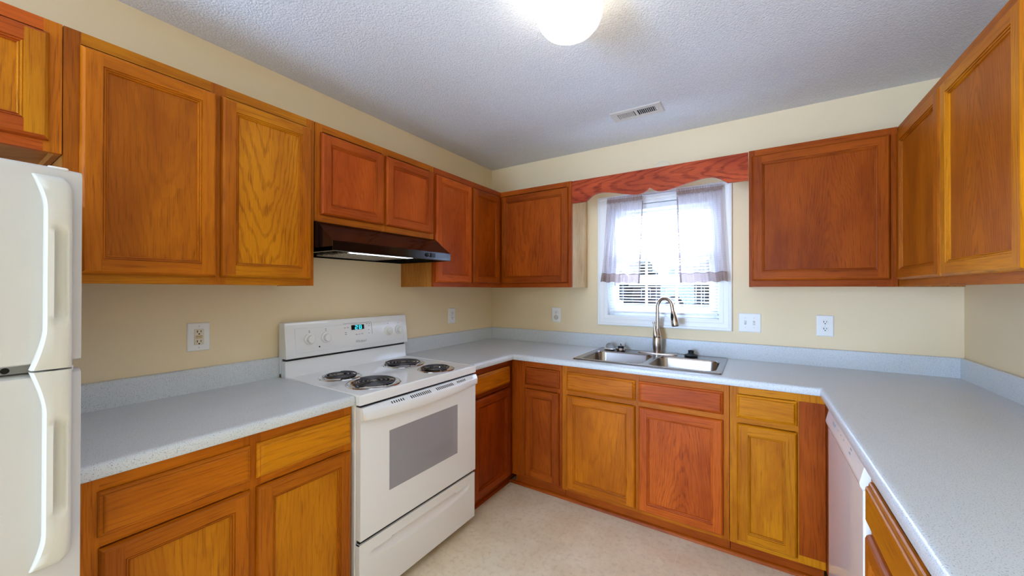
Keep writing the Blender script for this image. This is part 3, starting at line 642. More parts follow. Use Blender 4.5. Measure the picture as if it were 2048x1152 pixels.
# ------------------------------------------------------------------ refrigerator
def fridge():
    w = 0.742
    r = thing('refrigerator', 'white top-freezer refrigerator at the left edge', 'refrigerator', (0.0, -3.362, 0), 90)
    MB().box(0.004, w-0.004, -0.705, -0.035, 0.03, 1.610).build('cabinet_body', FRIDGE, r, bevel=0.008)
    for z0, z1, nm in ((1.199, 1.614, 'freezer_door'), (0.085, 1.177, 'fridge_door')):
        m = MB(); prof = []
        # gently crowned front
        rings = []
        for i in range(17):
            u = -1+2*i/16; x = w/2+u*w/2; c = -0.782+0.006*u**2+(0.012 if abs(u) > 0.999 else 0)
            rings.append([(x, -0.712, z0), (x, c+0.008, z0), (x, c+0.002, z0+0.003), (x, c, z0+0.010), (x, c, z1-0.012), (x, c+0.003, z1-0.004), (x, c+0.010, z1), (x, -0.712, z1)])
        m.loft(rings); d = m.build(nm, FRIDGE, r, smooth=35)
        # moulded handle
        H = MB(); hr = []
        if nm == 'freezer_door': za, zb, flare = 1.592, 1.190, -1
        else: za, zb, flare = 0.778, 1.186, -1
        xc = w-0.036; nS = 36
        for k in range(nS+1):
            t = k/nS; z = za+(zb-za)*t
            tip = math.exp(-t*12)*0.0+0.0
            wl = 0.019+0.018*max(0, (t-0.80)/0.20)**1.4+(0.016*(1-t/0.16)**1.5 if t < 0.16 else 0)
            wr = 0.0185-(0.012*(1-t/0.06)**2 if t < 0.06 else 0)
            p = 0.027*min(1, (t/0.20)**0.6 if t > 0 else 0.0)+0.006
            if t > 0.93: p -= 0.006*((t-0.93)/0.07)
            g = 0.014*max(0, min(1, (t-0.27)/0.05, (0.76-t)/0.05))
            f = -0.777
            hr.append([(xc-wl-0.001, f, z), (xc-wl, f-p*0.7, z), (xc-wl*0.90, f-p*0.96, z), (xc-wl*0.45, f-p, z), (xc-wl*0.30, f-p+g*0.7, z), (xc+0.001, f-p+g, z), (xc+wr*0.45, f-p+g*0.8, z), (xc+wr*0.62, f-p+0.001, z), (xc+wr*0.85, f-p+0.003, z), (xc+wr, f-p*0.6, z), (xc+wr+0.002, f, z)])
        H.loft(hr); H.build('handle', HANDLE_W, d, smooth=60)
    MB().box(0.01, w-0.014, -0.740, -0.700, 1.1795, 1.1965).build('door_gap_strip', GREY_P, r)
    m = MB(); m.box(w-0.060, w-0.012, -0.770, -0.735, 1.1785, 1.1900); m.lathe([(0.009, 0), (0.009, 0.008), (0.006, 0.009)], (w-0.032, -0.752, 1.1895), 20); m.build('hinge', WHITE_P, r, bevel=0.002)
    m = MB(); m.lathe([(0.006, 0), (0.006, 0.002), (0.003, 0.0025)], (w-0.100, -0.7395, 1.188), 16, 'y'); m.build('plug_hole', SLOT, r)
    m = MB(); m.box(w-0.050, w-0.020, -0.770, -0.690, 1.610, 1.6165); m.build('hinge_cover', WHITE_P, r, bevel=0.003)
    MB().box(0.02, w-0.02, -0.70, -0.66, 0.012, 0.078).build('kick_grille', GREY_P, r)
    for x in (0.06, w-0.06):
        for y in (-0.62, -0.10): m = MB(); m.lathe([(0.018, 0), (0.018, 0.032)], (x, y, 0), 12); m.build('foot', BLACK_P, r)
fridge()

# ------------------------------------------------------------------ dishwasher
def dishwasher():
    w = 0.602
    r = thing('dishwasher', 'white built-in dishwasher under the right counter', 'dishwasher', (W, -0.787, 0), -90)
    y = -(W-2.277)
    MB().box(0.004, w-0.004, -0.600, -0.06, 0.10, 0.868).build('tub', GREY_P, r)
    MB().box(0.002, w-0.002, y, -0.602, 0.115, 0.795).build('door_panel', ENAMEL, r, bevel=0.005)
    pr = [(-0.602, 0.7965), (y-0.001, 0.7965), (y-0.006, 0.803), (y-0.0085, 0.814), (y-0.006, 0.824), (y+0.004, 0.868), (-0.602, 0.869)]
    m = MB(); m.prism_x(pr, 0.0, w); cp = m.build('control_panel', ENAMEL, r, bevel=0.0015)
    s = math.atan2(0.010, 0.044)
    def on(x, z): return (x, y-0.006+(z-0.824)*(0.010/0.044)-0.0004, z)
    text_mesh('logo', 'Whirlpool', 0.016, GREY_INK, cp, on(0.155, 0.845), (math.pi/2-s, 0, 0), shear=0.28, stretch=0.8)
    m = MB()
    for x in (0.235, 0.285, 0.335): a = on(x, 0.845); MB().box(x-0.006, x+0.006, a[1]-0.0003, a[1]+0.002, 0.843, 0.847).build('button_mark', GREY_INK, cp)
    for z in (0.838, 0.851): a = on(0.44, z); MB().box(0.430, 0.450, a[1]-0.0003, a[1]+0.002, z-0.003, z+0.003).build('button_mark', GREY_INK, cp)
    MB().box(0.006, w-0.006, -0.575, -0.555, 0.0, 0.108).build('kick_plate', BLACK_P, r)
dishwasher()

# ------------------------------------------------------------------ sink and what stands on it
def rrect(x0, x1, y0, y1, rad, z, n=6):
    pts = []
    for cx, cy, a0 in ((x1-rad, y1-rad, 0), (x0+rad, y1-rad, 90), (x0+rad, y0+rad, 180), (x1-rad, y0+rad, 270)):
        for i in range(n+1):
            a = math.radians(a0+90*i/n); pts.append((cx+rad*math.cos(a), cy+rad*math.sin(a), z))
    return pts
ZD = 0.9195   # sink deck height
def sink():
    r = thing('kitchen_sink', 'double-bowl stainless steel drop-in sink under the window', 'sink', (0, 0, 0))
    x0, x1, y0, y1 = 1.046, 1.880, -0.584, -0.032
    bowls = [(1.076, 1.462, -0.545, -0.176), (1.490, 1.848, -0.535, -0.180)]
    m = MB()
    # rim and deck: cells around rounded openings
    cells = [(x0+0.012, 1.476, y0+0.012, -0.150), (1.476, x1-0.012, y0+0.012, -0.150)]
    for (bx0, bx1, by0, by1), (cx0, cx1, cy0, cy1) in zip(bowls, cells):
        inn = rrect(bx0, bx1, by0, by1, 0.055, ZD); mx, my = (bx0+bx1)/2, (by0+by1)/2; out = []
        hx, hy = (bx1-bx0)/2, (by1-by0)/2
        n = 6
        def cor(x, y): return (x, y, ZD)
        outs = []
        k = 0
        for (ax, ay) in ((cx1, cy1), (cx0, cy1), (cx0, cy0), (cx1, cy0)):
            for i in range(n+1):
                p = inn[k]; k += 1
                vert_first = (ax, ay) in ((cx1, cy1), (cx0, cy0))
                f = i/n
                if vert_first: outs.append((ax, p[1], ZD) if f < 0.45 else ((ax, ay, ZD) if f < 0.55 else (p[0], ay, ZD)))
                else: outs.append((p[0], ay, ZD) if f < 0.45 else ((ax, ay, ZD) if f < 0.55 else (ax, p[1], ZD)))
        N_ = len(inn); m.add(inn+outs, [(i, (i+1) % N_, N_+(i+1) % N_, N_+i) for i in range(N_)])
    m.quad((x0+0.012, -0.150, ZD), (x1-0.012, -0.150, ZD), (x1-0.012, y1-0.012, ZD), (x0+0.012, y1-0.012, ZD))
    A = rrect(x0+0.012, x1-0.012, y0+0.012, y1-0.012, 0.002, ZD, 3); Bq = rrect(x0+0.005, x1-0.005, y0+0.005, y1-0.005, 0.012, ZD+0.0022, 3); Cq = rrect(x0, x1, y0, y1, 0.016, CT+0.0006, 3)
    m.loft([A, Bq, Cq], caps=False)
    rim = m.build('rim', STEEL, r, smooth=50)
    for (bx0, bx1, by0, by1) in bowls:
        m = MB(); cx, cy = (bx0+bx1)/2, (by0+by1)/2
        L = [(0, 0.055, ZD), (0.003, 0.054, ZD-0.003), (0.006, 0.052, ZD-0.012), (0.012, 0.050, ZD-0.15), (0.020, 0.045, ZD-0.168), (0.040, 0.035, ZD-0.176)]
        m.loft([rrect(bx0+i, bx1-i, by0+i, by1-i, rd, z) for i, rd, z in L], caps=False)
        last = rrect(bx0+0.04, bx1-0.04, by0+0.04, by1-0.04, 0.035, ZD-0.176); dr = [(cx+0.05*(p[0]-cx)/math.hypot(p[0]-cx, p[1]-cy), cy+0.05*(p[1]-cy)/math.hypot(p[0]-cx, p[1]-cy), ZD-0.180) for p in last]
        m.loft([last, dr], caps=False); b = m.build('bowl', STEEL, r, smooth=60)
        m = MB(); m.lathe([(0.056, 0.001), (0.052, 0.003), (0.040, -0.004), (0.038, -0.030), (0.001, -0.031)], (cx, cy, ZD-0.180), 28, caps=False); m.build('drain', CHROME, b, smooth=50)
sink()
def faucet():
    fx, fy = 1.462, -0.098
    r = thing('kitchen_faucet', 'brushed nickel pull-down gooseneck faucet behind the sink', 'faucet', (fx, fy, ZD))
    m = MB(); n = 10
    def stad(rx, ry, z): return [((rx-ry if math.cos(a) > 0 else -(rx-ry))+ry*math.cos(a), ry*math.sin(a), z) for a in [2*math.pi*(i+0.5)/24 for i in range(24)]]
    m.loft([stad(0.128, 0.029, 0.0002), stad(0.128, 0.029, 0.004), stad(0.124, 0.026, 0.0075), stad(0.05, 0.022, 0.0085)]); m.build('deck_plate', NICKEL, r, smooth=50)
    m = MB(); m.lathe([(0.026, 0.006), (0.0265, 0.012), (0.0298, 0.040), (0.0312, 0.070), (0.0296, 0.105), (0.0280, 0.112), (0.0272, 0.1135), (0.0280, 0.115), (0.0258, 0.130), (0.018, 0.150), (0.013, 0.172)], (0, 0, 0), 28); m.build('body', NICKEL, r, smooth=50)
    # lever standing upright at the front left of the neck
    P = [(-0.006, -0.012, 0.116), (-0.008, -0.016, 0.132), (-0.010, -0.018, 0.150), (-0.013, -0.017, 0.172), (-0.016, -0.017, 0.195), (-0.019, -0.018, 0.218)]
    m = MB(); m.tube(P, [0.018, 0.0175, 0.0125, 0.008, 0.007, 0.009], 14); m.build('lever', NICKEL, r, smooth=60)
    d = Vector((0.94, -0.34, 0)); R_ = 0.060; pts = [(0, 0, 0.12+i*0.02) for i in range(9)]; zc = 0.312; R_ = 0.052
    pts = [Vector((0.002, 0, z)) for z in (0.14, 0.17, 0.20, 0.23, 0.26, 0.285)]
    for i in range(1, 25):
        a = math.pi-(math.pi*1.0)*i/24*0.955; pts.append(Vector((0.002, 0, zc))+d*(R_*1.02*(1+math.cos(a)))+Vector((0, 0, R_*1.25*math.sin(a))))
    e = pts[-1]; t = (pts[-1]-pts[-2]).normalized(); t = (t+Vector((0, 0, -0.4))+d*0.10).normalized()
    for k in (0.012, 0.028): pts.append(e+t*k)
    m = MB(); m.tube(pts, 0.0122, 16); m.build('spout', NICKEL, r, smooth=60)
    q0 = pts[-1]; hp = [q0+t*k for k in (0.0, 0.003, 0.006, 0.030, 0.060, 0.095, 0.098)]
    m = MB(); m.tube(hp, [0.0130, 0.0144, 0.0154, 0.0182, 0.0220, 0.0246, 0.0226], 22); sp = m.build('spray_head', NICKEL, r, smooth=60)
    side = Vector((-0.45, -0.89, 0)); side = (side-t*side.dot(t)).normalized(); up = t.cross(side); c0 = q0+t*0.036+side*0.0155
    m = MB(); rg = []
    for s_, off in ((1.0, -0.003), (1.0, 0.0035), (0.85, 0.0045)):
        rg.append([tuple(c0+t*(0.026*s_*math.cos(a))+up*(0.0105*s_*math.sin(a))+side*(off+0.004*math.cos(a))) for a in [2*math.pi*i/20 for i in range(20)]])
    m.loft(rg); m.build('spray_button', BLACK_P, sp, smooth=50)
    m = MB(); m.tube([hp[-1], hp[-1]+t*0.003], [0.0195, 0.0185], 20); m.build('nozzle', BLACK_R, sp, smooth=50)
faucet()
def sink_bits():
    z = ZD+0.0008
    r = thing('sink_stopper', 'black rubber sink stopper on the sink deck right of the faucet', 'sink stopper', (1.672, -0.100, z))
    m = MB(); m.lathe([(0.034, 0), (0.041, 0.004), (0.042, 0.008), (0.034, 0.013), (0.020, 0.018), (0.0165, 0.024), (0.0175, 0.034), (0.019, 0.038), (0.016, 0.040), (0.001, 0.040)], (0, 0, 0), 32); m.build('rubber_cap', BLACK_R, r, smooth=50)
    m = MB(); m.tube([(0, 0, 0.039), (0, 0, 0.042)], [0.010, 0.008], 16); m.build('knob_top', BLACK_P, r, smooth=50)
    r = thing('sink_strainer', 'chrome basket strainer with black gasket and post on left sink deck', 'sink strainer', (1.217, -0.112, z))
    m = MB(); m.lathe([(0.026, 0), (0.033, 0.004), (0.034, 0.012), (0.037, 0.016), (0.036, 0.019), (0.022, 0.0195)], (0, 0, 0), 32); m.build('basket', CHROME, r, smooth=40)
    m = MB(); m.lathe([(0.021, 0.019), (0.021, 0.031), (0.017, 0.033), (0.006, 0.033)], (0, 0, 0), 28); m.build('gasket', BLACK_R, r, smooth=40)
    m = MB(); m.lathe([(0.0055, 0.032), (0.005, 0.045), (0.006, 0.050), (0.003, 0.053)], (0, 0, 0), 16); m.build('post', CHROME, r, smooth=50)
    r = thing('sink_strainer', 'chrome strainer cup with clear dome at far left of sink deck', 'sink strainer', (1.132, -0.100, z))
    m = MB(); m.lathe([(0.028, 0), (0.040, 0.003), (0.042, 0.006), (0.036, 0.011), (0.026, 0.012)], (0, 0, 0), 32); m.build('cup', CHROME, r, smooth=40)
    m = MB(); m.lathe([(0.027, 0.0115), (0.028, 0.020), (0.026, 0.032), (0.019, 0.042), (0.009, 0.047), (0.0008, 0.048)], (0, 0, 0), 28); m.build('dome', CLEAR, r, smooth=60)
sink_bits()

# ------------------------------------------------------------------ outlets and switches
def plate_root(label, cat, name, c, axis, w=0.079, h=0.121):
    """plate centred at c, front towards -y in its own frame"""
    rz = {'left': 90, 'back': 0}[axis]
    r = thing(name, label, cat, c, rz)
    m = MB(); hw, hh = w/2, h/2; rings = [[(x, y, z) for x, z in ((-hw+i, -hh+i), (hw-i, -hh+i), (hw-i, hh-i), (-hw+i, hh-i))] for y, i in ((-0.0006, 0), (-0.003, 0.0005), (-0.0058, 0.003), (-0.0066, 0.006))]
    m.loft(rings); m.build('cover_plate', WHITE_P, r)
    return r
def recept(r, z, mat=WHITE_P):
    m = MB(); pts = []
    for i in range(28):
        a = 2*math.pi*i/28; pts.append((0.0172*math.cos(a), max(-0.0125, min(0.0125, 0.0172*math.sin(a)))+z))
    m.prism_y(pts, -0.006, -0.0092); q = m.build('receptacle', mat, r, bevel=0.0008)
    m = MB(); m.box(-0.0078, -0.0048, -0.0096, -0.009, z-0.001, z+0.0085).box(0.0048, 0.0074, -0.0096, -0.009, z, z+0.0080)
    m.lathe([(0.0030, 0), (0.0030, 0.0006)], (0, -0.0090, z-0.0068), 14, 'y'); m.build('contact_slots', SLOT, q)
def screws(r, zs, xs=(0,)):
    for x in xs:
        for z in zs:
            m = MB(); m.lathe([(0.0032, 0), (0.0030, 0.0010), (0.001, 0.0013)], (x, -0.0064, z), 14, 'y'); m.box(x-0.0004, x+0.0004, -0.0082, -0.0070, z-0.0028, z+0.0028, 1); m.build('screw', [WHITE_P, SLOT], r)
r = plate_root('white duplex outlet on back wall right of the light switches', 'outlet', 'wall_outlet', (2.3635, 0, 1.1485), 'back'); recept(r, 0.0195); recept(r, -0.0195); screws(r, (0,))
r = plate_root('white duplex outlet on left wall beyond the stove', 'outlet', 'wall_outlet', (0, -0.545, 1.1485), 'left'); recept(r, 0.0195); recept(r, -0.0195); screws(r, (0,))
r = plate_root('white outlet on back wall left of window, round cap in lower socket', 'outlet', 'wall_outlet', (0.6535, 0, 1.1500), 'back'); recept(r, 0.0195); screws(r, (0,))
m = MB(); m.lathe([(0.0175, 0), (0.0180, 0.004), (0.0165, 0.009), (0.012, 0.0105), (0.001, 0.0108)], (0, -0.0062, -0.0200), 28, 'y'); m.build('socket_cap', plain('grey_white_plastic', C(200, 192, 184), 0.5), r, smooth=40)
def gfci():
    r = plate_root('white safety outlet with test buttons on left wall near the refrigerator', 'outlet', 'wall_outlet', (0, -2.1665, 1.150), 'left', 0.080, 0.121)
    m = MB(); m.box(-0.0168, 0.0168, -0.0095, -0.006, -0.0335, 0.0335); m.build('receptacle', CREAM_R, r, bevel=0.001)
    m = MB()
    for z in (0.0195, -0.0225):
        m.box(-0.0078, -0.0048, -0.0098, -0.0092, z-0.001, z+0.0085).box(0.0048, 0.0074, -0.0098, -0.0092, z, z+0.0080); m.lathe([(0.0030, 0), (0.0030, 0.0006)], (0, -0.0092, z-0.0068), 14, 'y')
    m.build('contact_slots', SLOT, r)
    for z, c in ((0.0032, C(196, 164, 112)), (-0.0036, C(206, 180, 134))):
        MB().box(-0.0125, 0.0105, -0.0110, -0.0092, z-0.0024, z+0.0024).build('test_button', plain('tan_button', c, 0.5), r, bevel=0.0006)
    screws(r, (0.046, -0.046))
gfci()
def switch():
    r = plate_root('white double light switch plate right of the window', 'light switch', 'light_switch', (1.996, 0, 1.1485), 'back', 0.120, 0.118)
    for x, up in ((-0.023, 1), (0.023, -1)):
        m = MB(); m.box(x-0.0058, x+0.0058, -0.0074, -0.006, -0.0125, 0.0125, 0); m.build('toggle_slot', plain('switch_slot', C(186, 186, 180), 0.5), r)
        m = MB(); m.prism_x([(-0.006, -0.006), (-0.006, 0.006), (-0.0170, 0.004+up*0.006), (-0.0170, -0.002+up*0.006)], x-0.0042, x+0.0042); m.build('toggle', WHITE_P, r, bevel=0.0008)
    screws(r, (0.030, -0.030), (-0.023, 0.023))
switch()

# ------------------------------------------------------------------ window, blind, curtains, valance
def window():
    root = bpy.data.objects.new('window_1', None); COL.objects.link(root); root.location = (1.455, 0.10, OZ0); struct(root)
    inv = Vector(root.location)
    def b(m, name, mat, **k):
        o = m.build(name, mat, root, **k); o.location = -inv; return o
    # colonial casing, mitred profile swept round the opening
    prof = [(-0.004, 0.0), (-0.004, 0.009), (0.004, 0.011), (0.012, 0.011), (0.018, 0.015), (0.030, 0.016), (0.042, 0.0165), (0.046, 0.020), (0.058, 0.020), (0.063, 0.017), (0.063, 0.0)]
    rings = []
    for k in range(5):
        sx, sz = [(-1, -1), (1, -1), (1, 1), (-1, 1)][k % 4]
        rings.append([((OX0 if sx < 0 else OX1)+sx*d, -h-0.0002, (OZ0 if sz < 0 else OZ1)+sz*d) for d, h in prof])
    m = MB(); m.loft(rings, closed=False, caps=False); b(m, 'casing', WHITE_TRIM, smooth=30)
    # jamb liner
    t = 0.012; m = MB()
    m.box(OX0, OX0+t, -0.004, T, OZ0, OZ1).box(OX1-t, OX1, -0.004, T, OZ0, OZ1).box(OX0+t, OX1-t, -0.004, T, OZ0, OZ0+t).box(OX0+t, OX1-t, -0.004, T, OZ1-t, OZ1); b(m, 'jamb', WHITE_TRIM)
    # vinyl frame and two sashes
    m = MB(); x0, x1, z0, z1 = OX0+t, OX1-t, OZ0+t, OZ1-t; f = 0.028
    m.box(x0, x0+f, 0.050, 0.125, z0, z1).box(x1-f, x1, 0.050, 0.125, z0, z1).box(x0+f, x1-f, 0.050, 0.125, z0, z0+f).box(x0+f, x1-f, 0.050, 0.125, z1-f, z1); b(m, 'window_frame', VINYL, bevel=0.002)
    zm = 1.600
    for nm, za, zb, ya, yb in (('lower_sash', z0+f, zm+0.018, 0.058, 0.082), ('upper_sash', zm-0.018, z1-f, 0.088, 0.112)):
        xa, xb = x0+f, x1-f; s = 0.034; m = MB()
        m.box(xa, xa+s, ya, yb, za, zb).box(xb-s, xb, ya, yb, za, zb).box(xa+s, xb-s, ya, yb, za, za+s).box(xa+s, xb-s, ya, yb, zb-s, zb); sh = b(m, nm, VINYL, bevel=0.002)
        ga, gb = xa+s, xb-s; ym = (ya+yb)/2; m = MB()
        for k in (1, 2): xx = ga+(gb-ga)*k/3; m.box(xx-0.009, xx+0.009, ym-0.003, ym+0.003, za+s, zb-s)
        zz = (za+zb)/2; m.box(ga, gb, ym-0.0028, ym+0.0028, zz-0.009, zz+0.009)
        g = m.build('muntins', VINYL, sh)
        m = MB(); m.box(ga, gb, ym-0.006, ym-0.0045, za+s, zb-s); m.build('glass', GLASS, sh)
window()
def blind():
    r = thing('window_blind', 'white horizontal mini blind lowered over the window', 'blind', (1.455, 0.025, OZ0+0.02))
    cx, cy, cz = r.location; x0, x1 = OX0+0.018, OX1-0.018
    def b(m, name, mat, **k): o = m.build(name, mat, r, **k); o.location = (-cx, -cy, -cz); return o
    m = MB(); m.box(x0, x1, 0.008, 0.040, 1.945, 1.976); b(m, 'headrail', VINYL, bevel=0.002)
    zb = 1.190; n = 35; p = (1.940-zb-0.02)/n; m = MB()
    for i in range(n):
        z = zb+0.020+i*p; rr = []
        for x in (x0+0.003, x1-0.003):
            rr.append([(x, 0.0245-0.0115+0.023*k/4, z+0.0022*(1-((k-2)/2)**2)-0.0035*(k-2)/2) for k in range(5)])
        m.loft(rr, closed=False, caps=False)
    b(m, 'slats', SLAT, smooth=60)
    m = MB(); m.box(x0+0.002, x1-0.002, 0.013, 0.036, zb-0.008, zb+0.006); b(m, 'bottom_rail', VINYL, bevel=0.003)
    for x in (1.19, 1.43, 1.72):
        m = MB()
        for y in (0.0125, 0.0365): m.tube([(x, y, zb), (x, y, 1.946)], 0.0007, 5)
        b(m, 'ladder_cord', VINYL)
        m = MB(); m.box(x-0.010, x+0.010, 0.0115, 0.0130, zb-0.009, zb+0.008); b(m, 'cord_clip', VINYL)
    m = MB(); m.tube([(1.135, 0.004, 1.942), (1.137, 0.003, 1.66), (1.139, 0.002, 1.385)], 0.0036, 6); b(m, 'tilt_wand', plain('grey_wand', C(150, 152, 156), 0.3))
blind()
def curtains():
    r = thing('curtain_rod', 'thin white curtain rod across the top of the window', 'curtain rod', (1.475, -0.021, 2.022))
    c = Vector(r.location)
    y = -0.058; z = 2.022; m = MB(); m.tube([(1.100, -0.0205, z), (1.100, -0.045, z), (1.104, y, z), (1.20, y-0.002, z), (1.475, y-0.003, z), (1.75, y-0.002, z), (1.846, y, z), (1.850, -0.045, z), (1.850, -0.0205, z)], 0.0052, 10)
    o = m.build('rod', plain('white_rod', C(205, 205, 212), 0.35), r, smooth=60); o.location = -c
    for x in (1.100, 1.850):
        m = MB(); m.box(x-0.009, x+0.009, -0.0255, -0.0204, z-0.014, z+0.014); o = m.build('bracket', WHITE_TRIM, r, bevel=0.001); o.location = -c
    for side, (ta, tb), (ba, bb), lab in ((0, (1.101, 1.360), (1.047, 1.336), 'left sheer grey-white cafe curtain panel on the window'), (1, (1.578, 1.849), (1.600, 1.884), 'right sheer grey-white cafe curtain panel on the window')):
        t_ = thing('curtain', lab, 'curtain', (ta, y, 1.41)); c = Vector(t_.location)
        nx, nz = 110, 46
        zlo0, zlo1 = (1.414, 1.402) if side == 0 else (1.400, 1.410)
        gat = (lambda u: 1-u) if side == 0 else (lambda u: u)       # tighter gathers towards the outer end
        def P(u, v):
            g = gat(u); uu = u
            ph = (u**1.0)*math.pi*2
            if side == 0: s_ = 1-(1-u)**0.75
            else: s_ = u**0.75
            s_ = s_*0.35+u*0.65
            xt = ta+(tb-ta)*u; xb = ba+(bb-ba)*s_
            k = v**0.8; x = xb+(xt-xb)*k
            zl = zlo0+(zlo1-zlo0)*u+0.004*math.sin(u*23)
            zz = zl+(2.036-zl)*v
            amp = (0.0045+0.012*g)*(0.55+0.45*(1-v))
            w1 = math.sin(2*math.pi*(7*u+0.4*math.sin(4*u)+0.10*math.sin(5*v))); w2 = math.sin(2*math.pi*(19*u+0.3*v)+1.3)*(0.25+0.7*v*v)
            yy = y+0.001-0.004*(1-v)+amp*w1*(1-0.75*max(0, (v-0.90)/0.1))+0.0045*w2*g
            # the cloth wraps the rod near its top
            if v > 0.93: yy = y-0.0075+0.003*w2
            return (x, min(yy, -0.0265), zz)
        def sheet(u0, u1, v0, v1, off, name, mat, a=nx, b_=nz, par=t_):
            m = MB(); rows = [[(lambda q: (q[0], q[1]-off, q[2]))(P(u0+(u1-u0)*i/a, v0+(v1-v0)*j/b_)) for i in range(a+1)] for j in range(b_+1)]
            m.loft(rows, closed=False, caps=False); o = m.build(name, mat, par, smooth=180); o.location = -c; return o
        sheet(0, 1, 0, 1, 0.0, 'cloth', SHEER)
        sheet(0, 1, 0.0, 0.095, 0.0012, 'bottom_hem', HEM, nx, 6)
        sheet(0, 1, 0.093, 0.100, 0.0022, 'hem_seam', EDGE, nx, 1)
        if side == 0: sheet(0.972, 1.0, 0.0, 0.92, 0.0026, 'side_hem', EDGE, 3, 30)
        else: sheet(0.0, 0.030, 0.0, 0.92, 0.0026, 'side_hem', EDGE, 3, 30)
        sheet(0, 1, 0.925, 0.975, 0.0020, 'rod_pocket', HEM, nx, 4)
curtains()
def valance():
    x0, x1 = 0.9225, 1.9935; zt = 2.130; xc = 1.460
    half = [(0.0, 2.008), (0.006, 2.005), (0.016, 1.996), (0.030, 1.987), (0.046, 1.980), (0.062, 1.977), (0.078, 1.976), (0.095, 1.977), (0.120, 1.981), (0.150, 1.988), (0.19, 1.998), (0.23, 2.008), (0.27, 2.016), (0.30, 2.0205), (0.325, 2.022), (0.350, 2.020), (0.372, 2.014), (0.392, 2.004), (0.410, 1.991), (0.424, 1.980), (0.432, 1.974)]
    bot = [(x0, 1.973)]+[(xc-d, z) for d, z in reversed(half)]+[(xc+d, z) for d, z in half[1:]]+[(x1, 1.973)]
    m = MB(); n = len(bot); ya, yb = -0.305, -0.286
    fr = [(x, ya, z) for x, z in bot]; ft = [(x, ya, zt) for x, z in bot]; br = [(x, yb, z) for x, z in bot]; bt = [(x, yb, zt) for x, z in bot]
    m.loft([ft, fr, br, bt, ft], closed=False, caps=False)
    m.quad(fr[0], ft[0], bt[0], br[0]); m.quad(fr[-1], ft[-1], bt[-1], br[-1])
    c = Vector((xc, -0.295, 2.05)); o = m.build('window_valance', OAK_VAL); o.data.transform(Matrix.Translation(-c)); o.location = c
    tag(o, 'scalloped reddish oak valance board spanning above the window', 'valance')
valance()
# round blank cover on the wall above the valance
r = thing('round_cover_plate', 'round painted-over blank cover plate on the wall above the valance', 'cover plate', (1.478, 0, 2.196))
m = MB(); m.lathe([(0.066, 0.0006), (0.066, 0.004), (0.060, 0.0085), (0.045, 0.011), (0.001, 0.012)], (0, 0, 0), 40, 'y'); m.build('disc', plain('cream_cover_paint', C(236, 222, 192), 0.55), r, smooth=50)
m = MB(); m.box(0.058, 0.076, -0.006, -0.0006, 0.0, 0.022); m.build('tab', plain('cream_tab_paint', C(238, 228, 204), 0.5), r, bevel=0.003)

# ------------------------------------------------------------------ ceiling lamp and vent
def lamp():
    r = thing('ceiling_lamp', 'glowing alabaster glass dome lamp with brass rim on the ceiling', 'ceiling lamp', (1.460, -1.556, HC))
    m = MB(); m.lathe([(0.060, -0.0006), (0.100, -0.0006), (0.106, -0.006), (0.108, -0.026), (0.112, -0.032), (0.113, -0.037), (0.109, -0.040), (0.103, -0.040)], (0, 0, 0), 64); m.build('brass_rim', BRASS, r, smooth=40)
    m = MB(); m.lathe([(0.101, -0.036), (0.109, -0.047), (0.116, -0.064), (0.119, -0.084), (0.117, -0.105), (0.108, -0.128), (0.092, -0.148), (0.070, -0.162), (0.045, -0.170), (0.020, -0.1735), (0.0008, -0.174)], (0, 0, 0), 48); m.build('glass_shade', SHADE, r, smooth=60)
lamp()
def vent():
    x0, x1, y0, y1 = 1.264, 1.567, -0.521, -0.380
    r = thing('ceiling_vent', 'white rectangular air register with slots in the ceiling', 'vent', ((x0+x1)/2, (y0+y1)/2, HC))
    hx, hy = (x1-x0)/2, (y1-y0)/2; ix, iy = hx-0.040, hy-0.034; m = MB(); z0, z1 = -0.0006, -0.006
    MV = plain('vent_enamel', C(214, 208, 200), 0.45)
    def rect(a, b, z): return [(-a, -b, z), (a, -b, z), (a, b, z), (-a, b, z)]
    m.loft([rect(hx, hy, z0), rect(hx, hy, -0.002), rect(hx-0.006, hy-0.006, z1), rect(ix, iy, z1), rect(ix, iy, z0)], caps=False); m.build('frame', MV, r, smooth=30)
    MB().box(-ix, ix, -iy, iy, -0.0012, -0.0006).build('duct_opening', DARK, r)
    m = MB(); m.box(-0.008, 0.008, -iy, iy, z1, -0.0014)
    for sgn in (-1, 1):
        for i in range(9):
            x = sgn*(0.016+i*0.0108); t = 0.0050*sgn*(-1); m.prism_y([(x-0.0008, -0.0014), (x+0.0008, -0.0014), (x+0.0008-t, -0.0058), (x-0.0008-t, -0.0058)], -iy, iy)
    m.build('louvres', MV, r)
    m = MB(); m.box(ix+0.006, ix+0.014, -0.004, 0.004, -0.013, z1); m.build('damper_lever', MV, r, bevel=0.001)
    m = MB()
    for s in (-1, 1): m.lathe([(0.0035, 0), (0.003, -0.001)], (s*(hx-0.012), 0, z1), 12)
    m.build('screws', ALU, r)
vent()

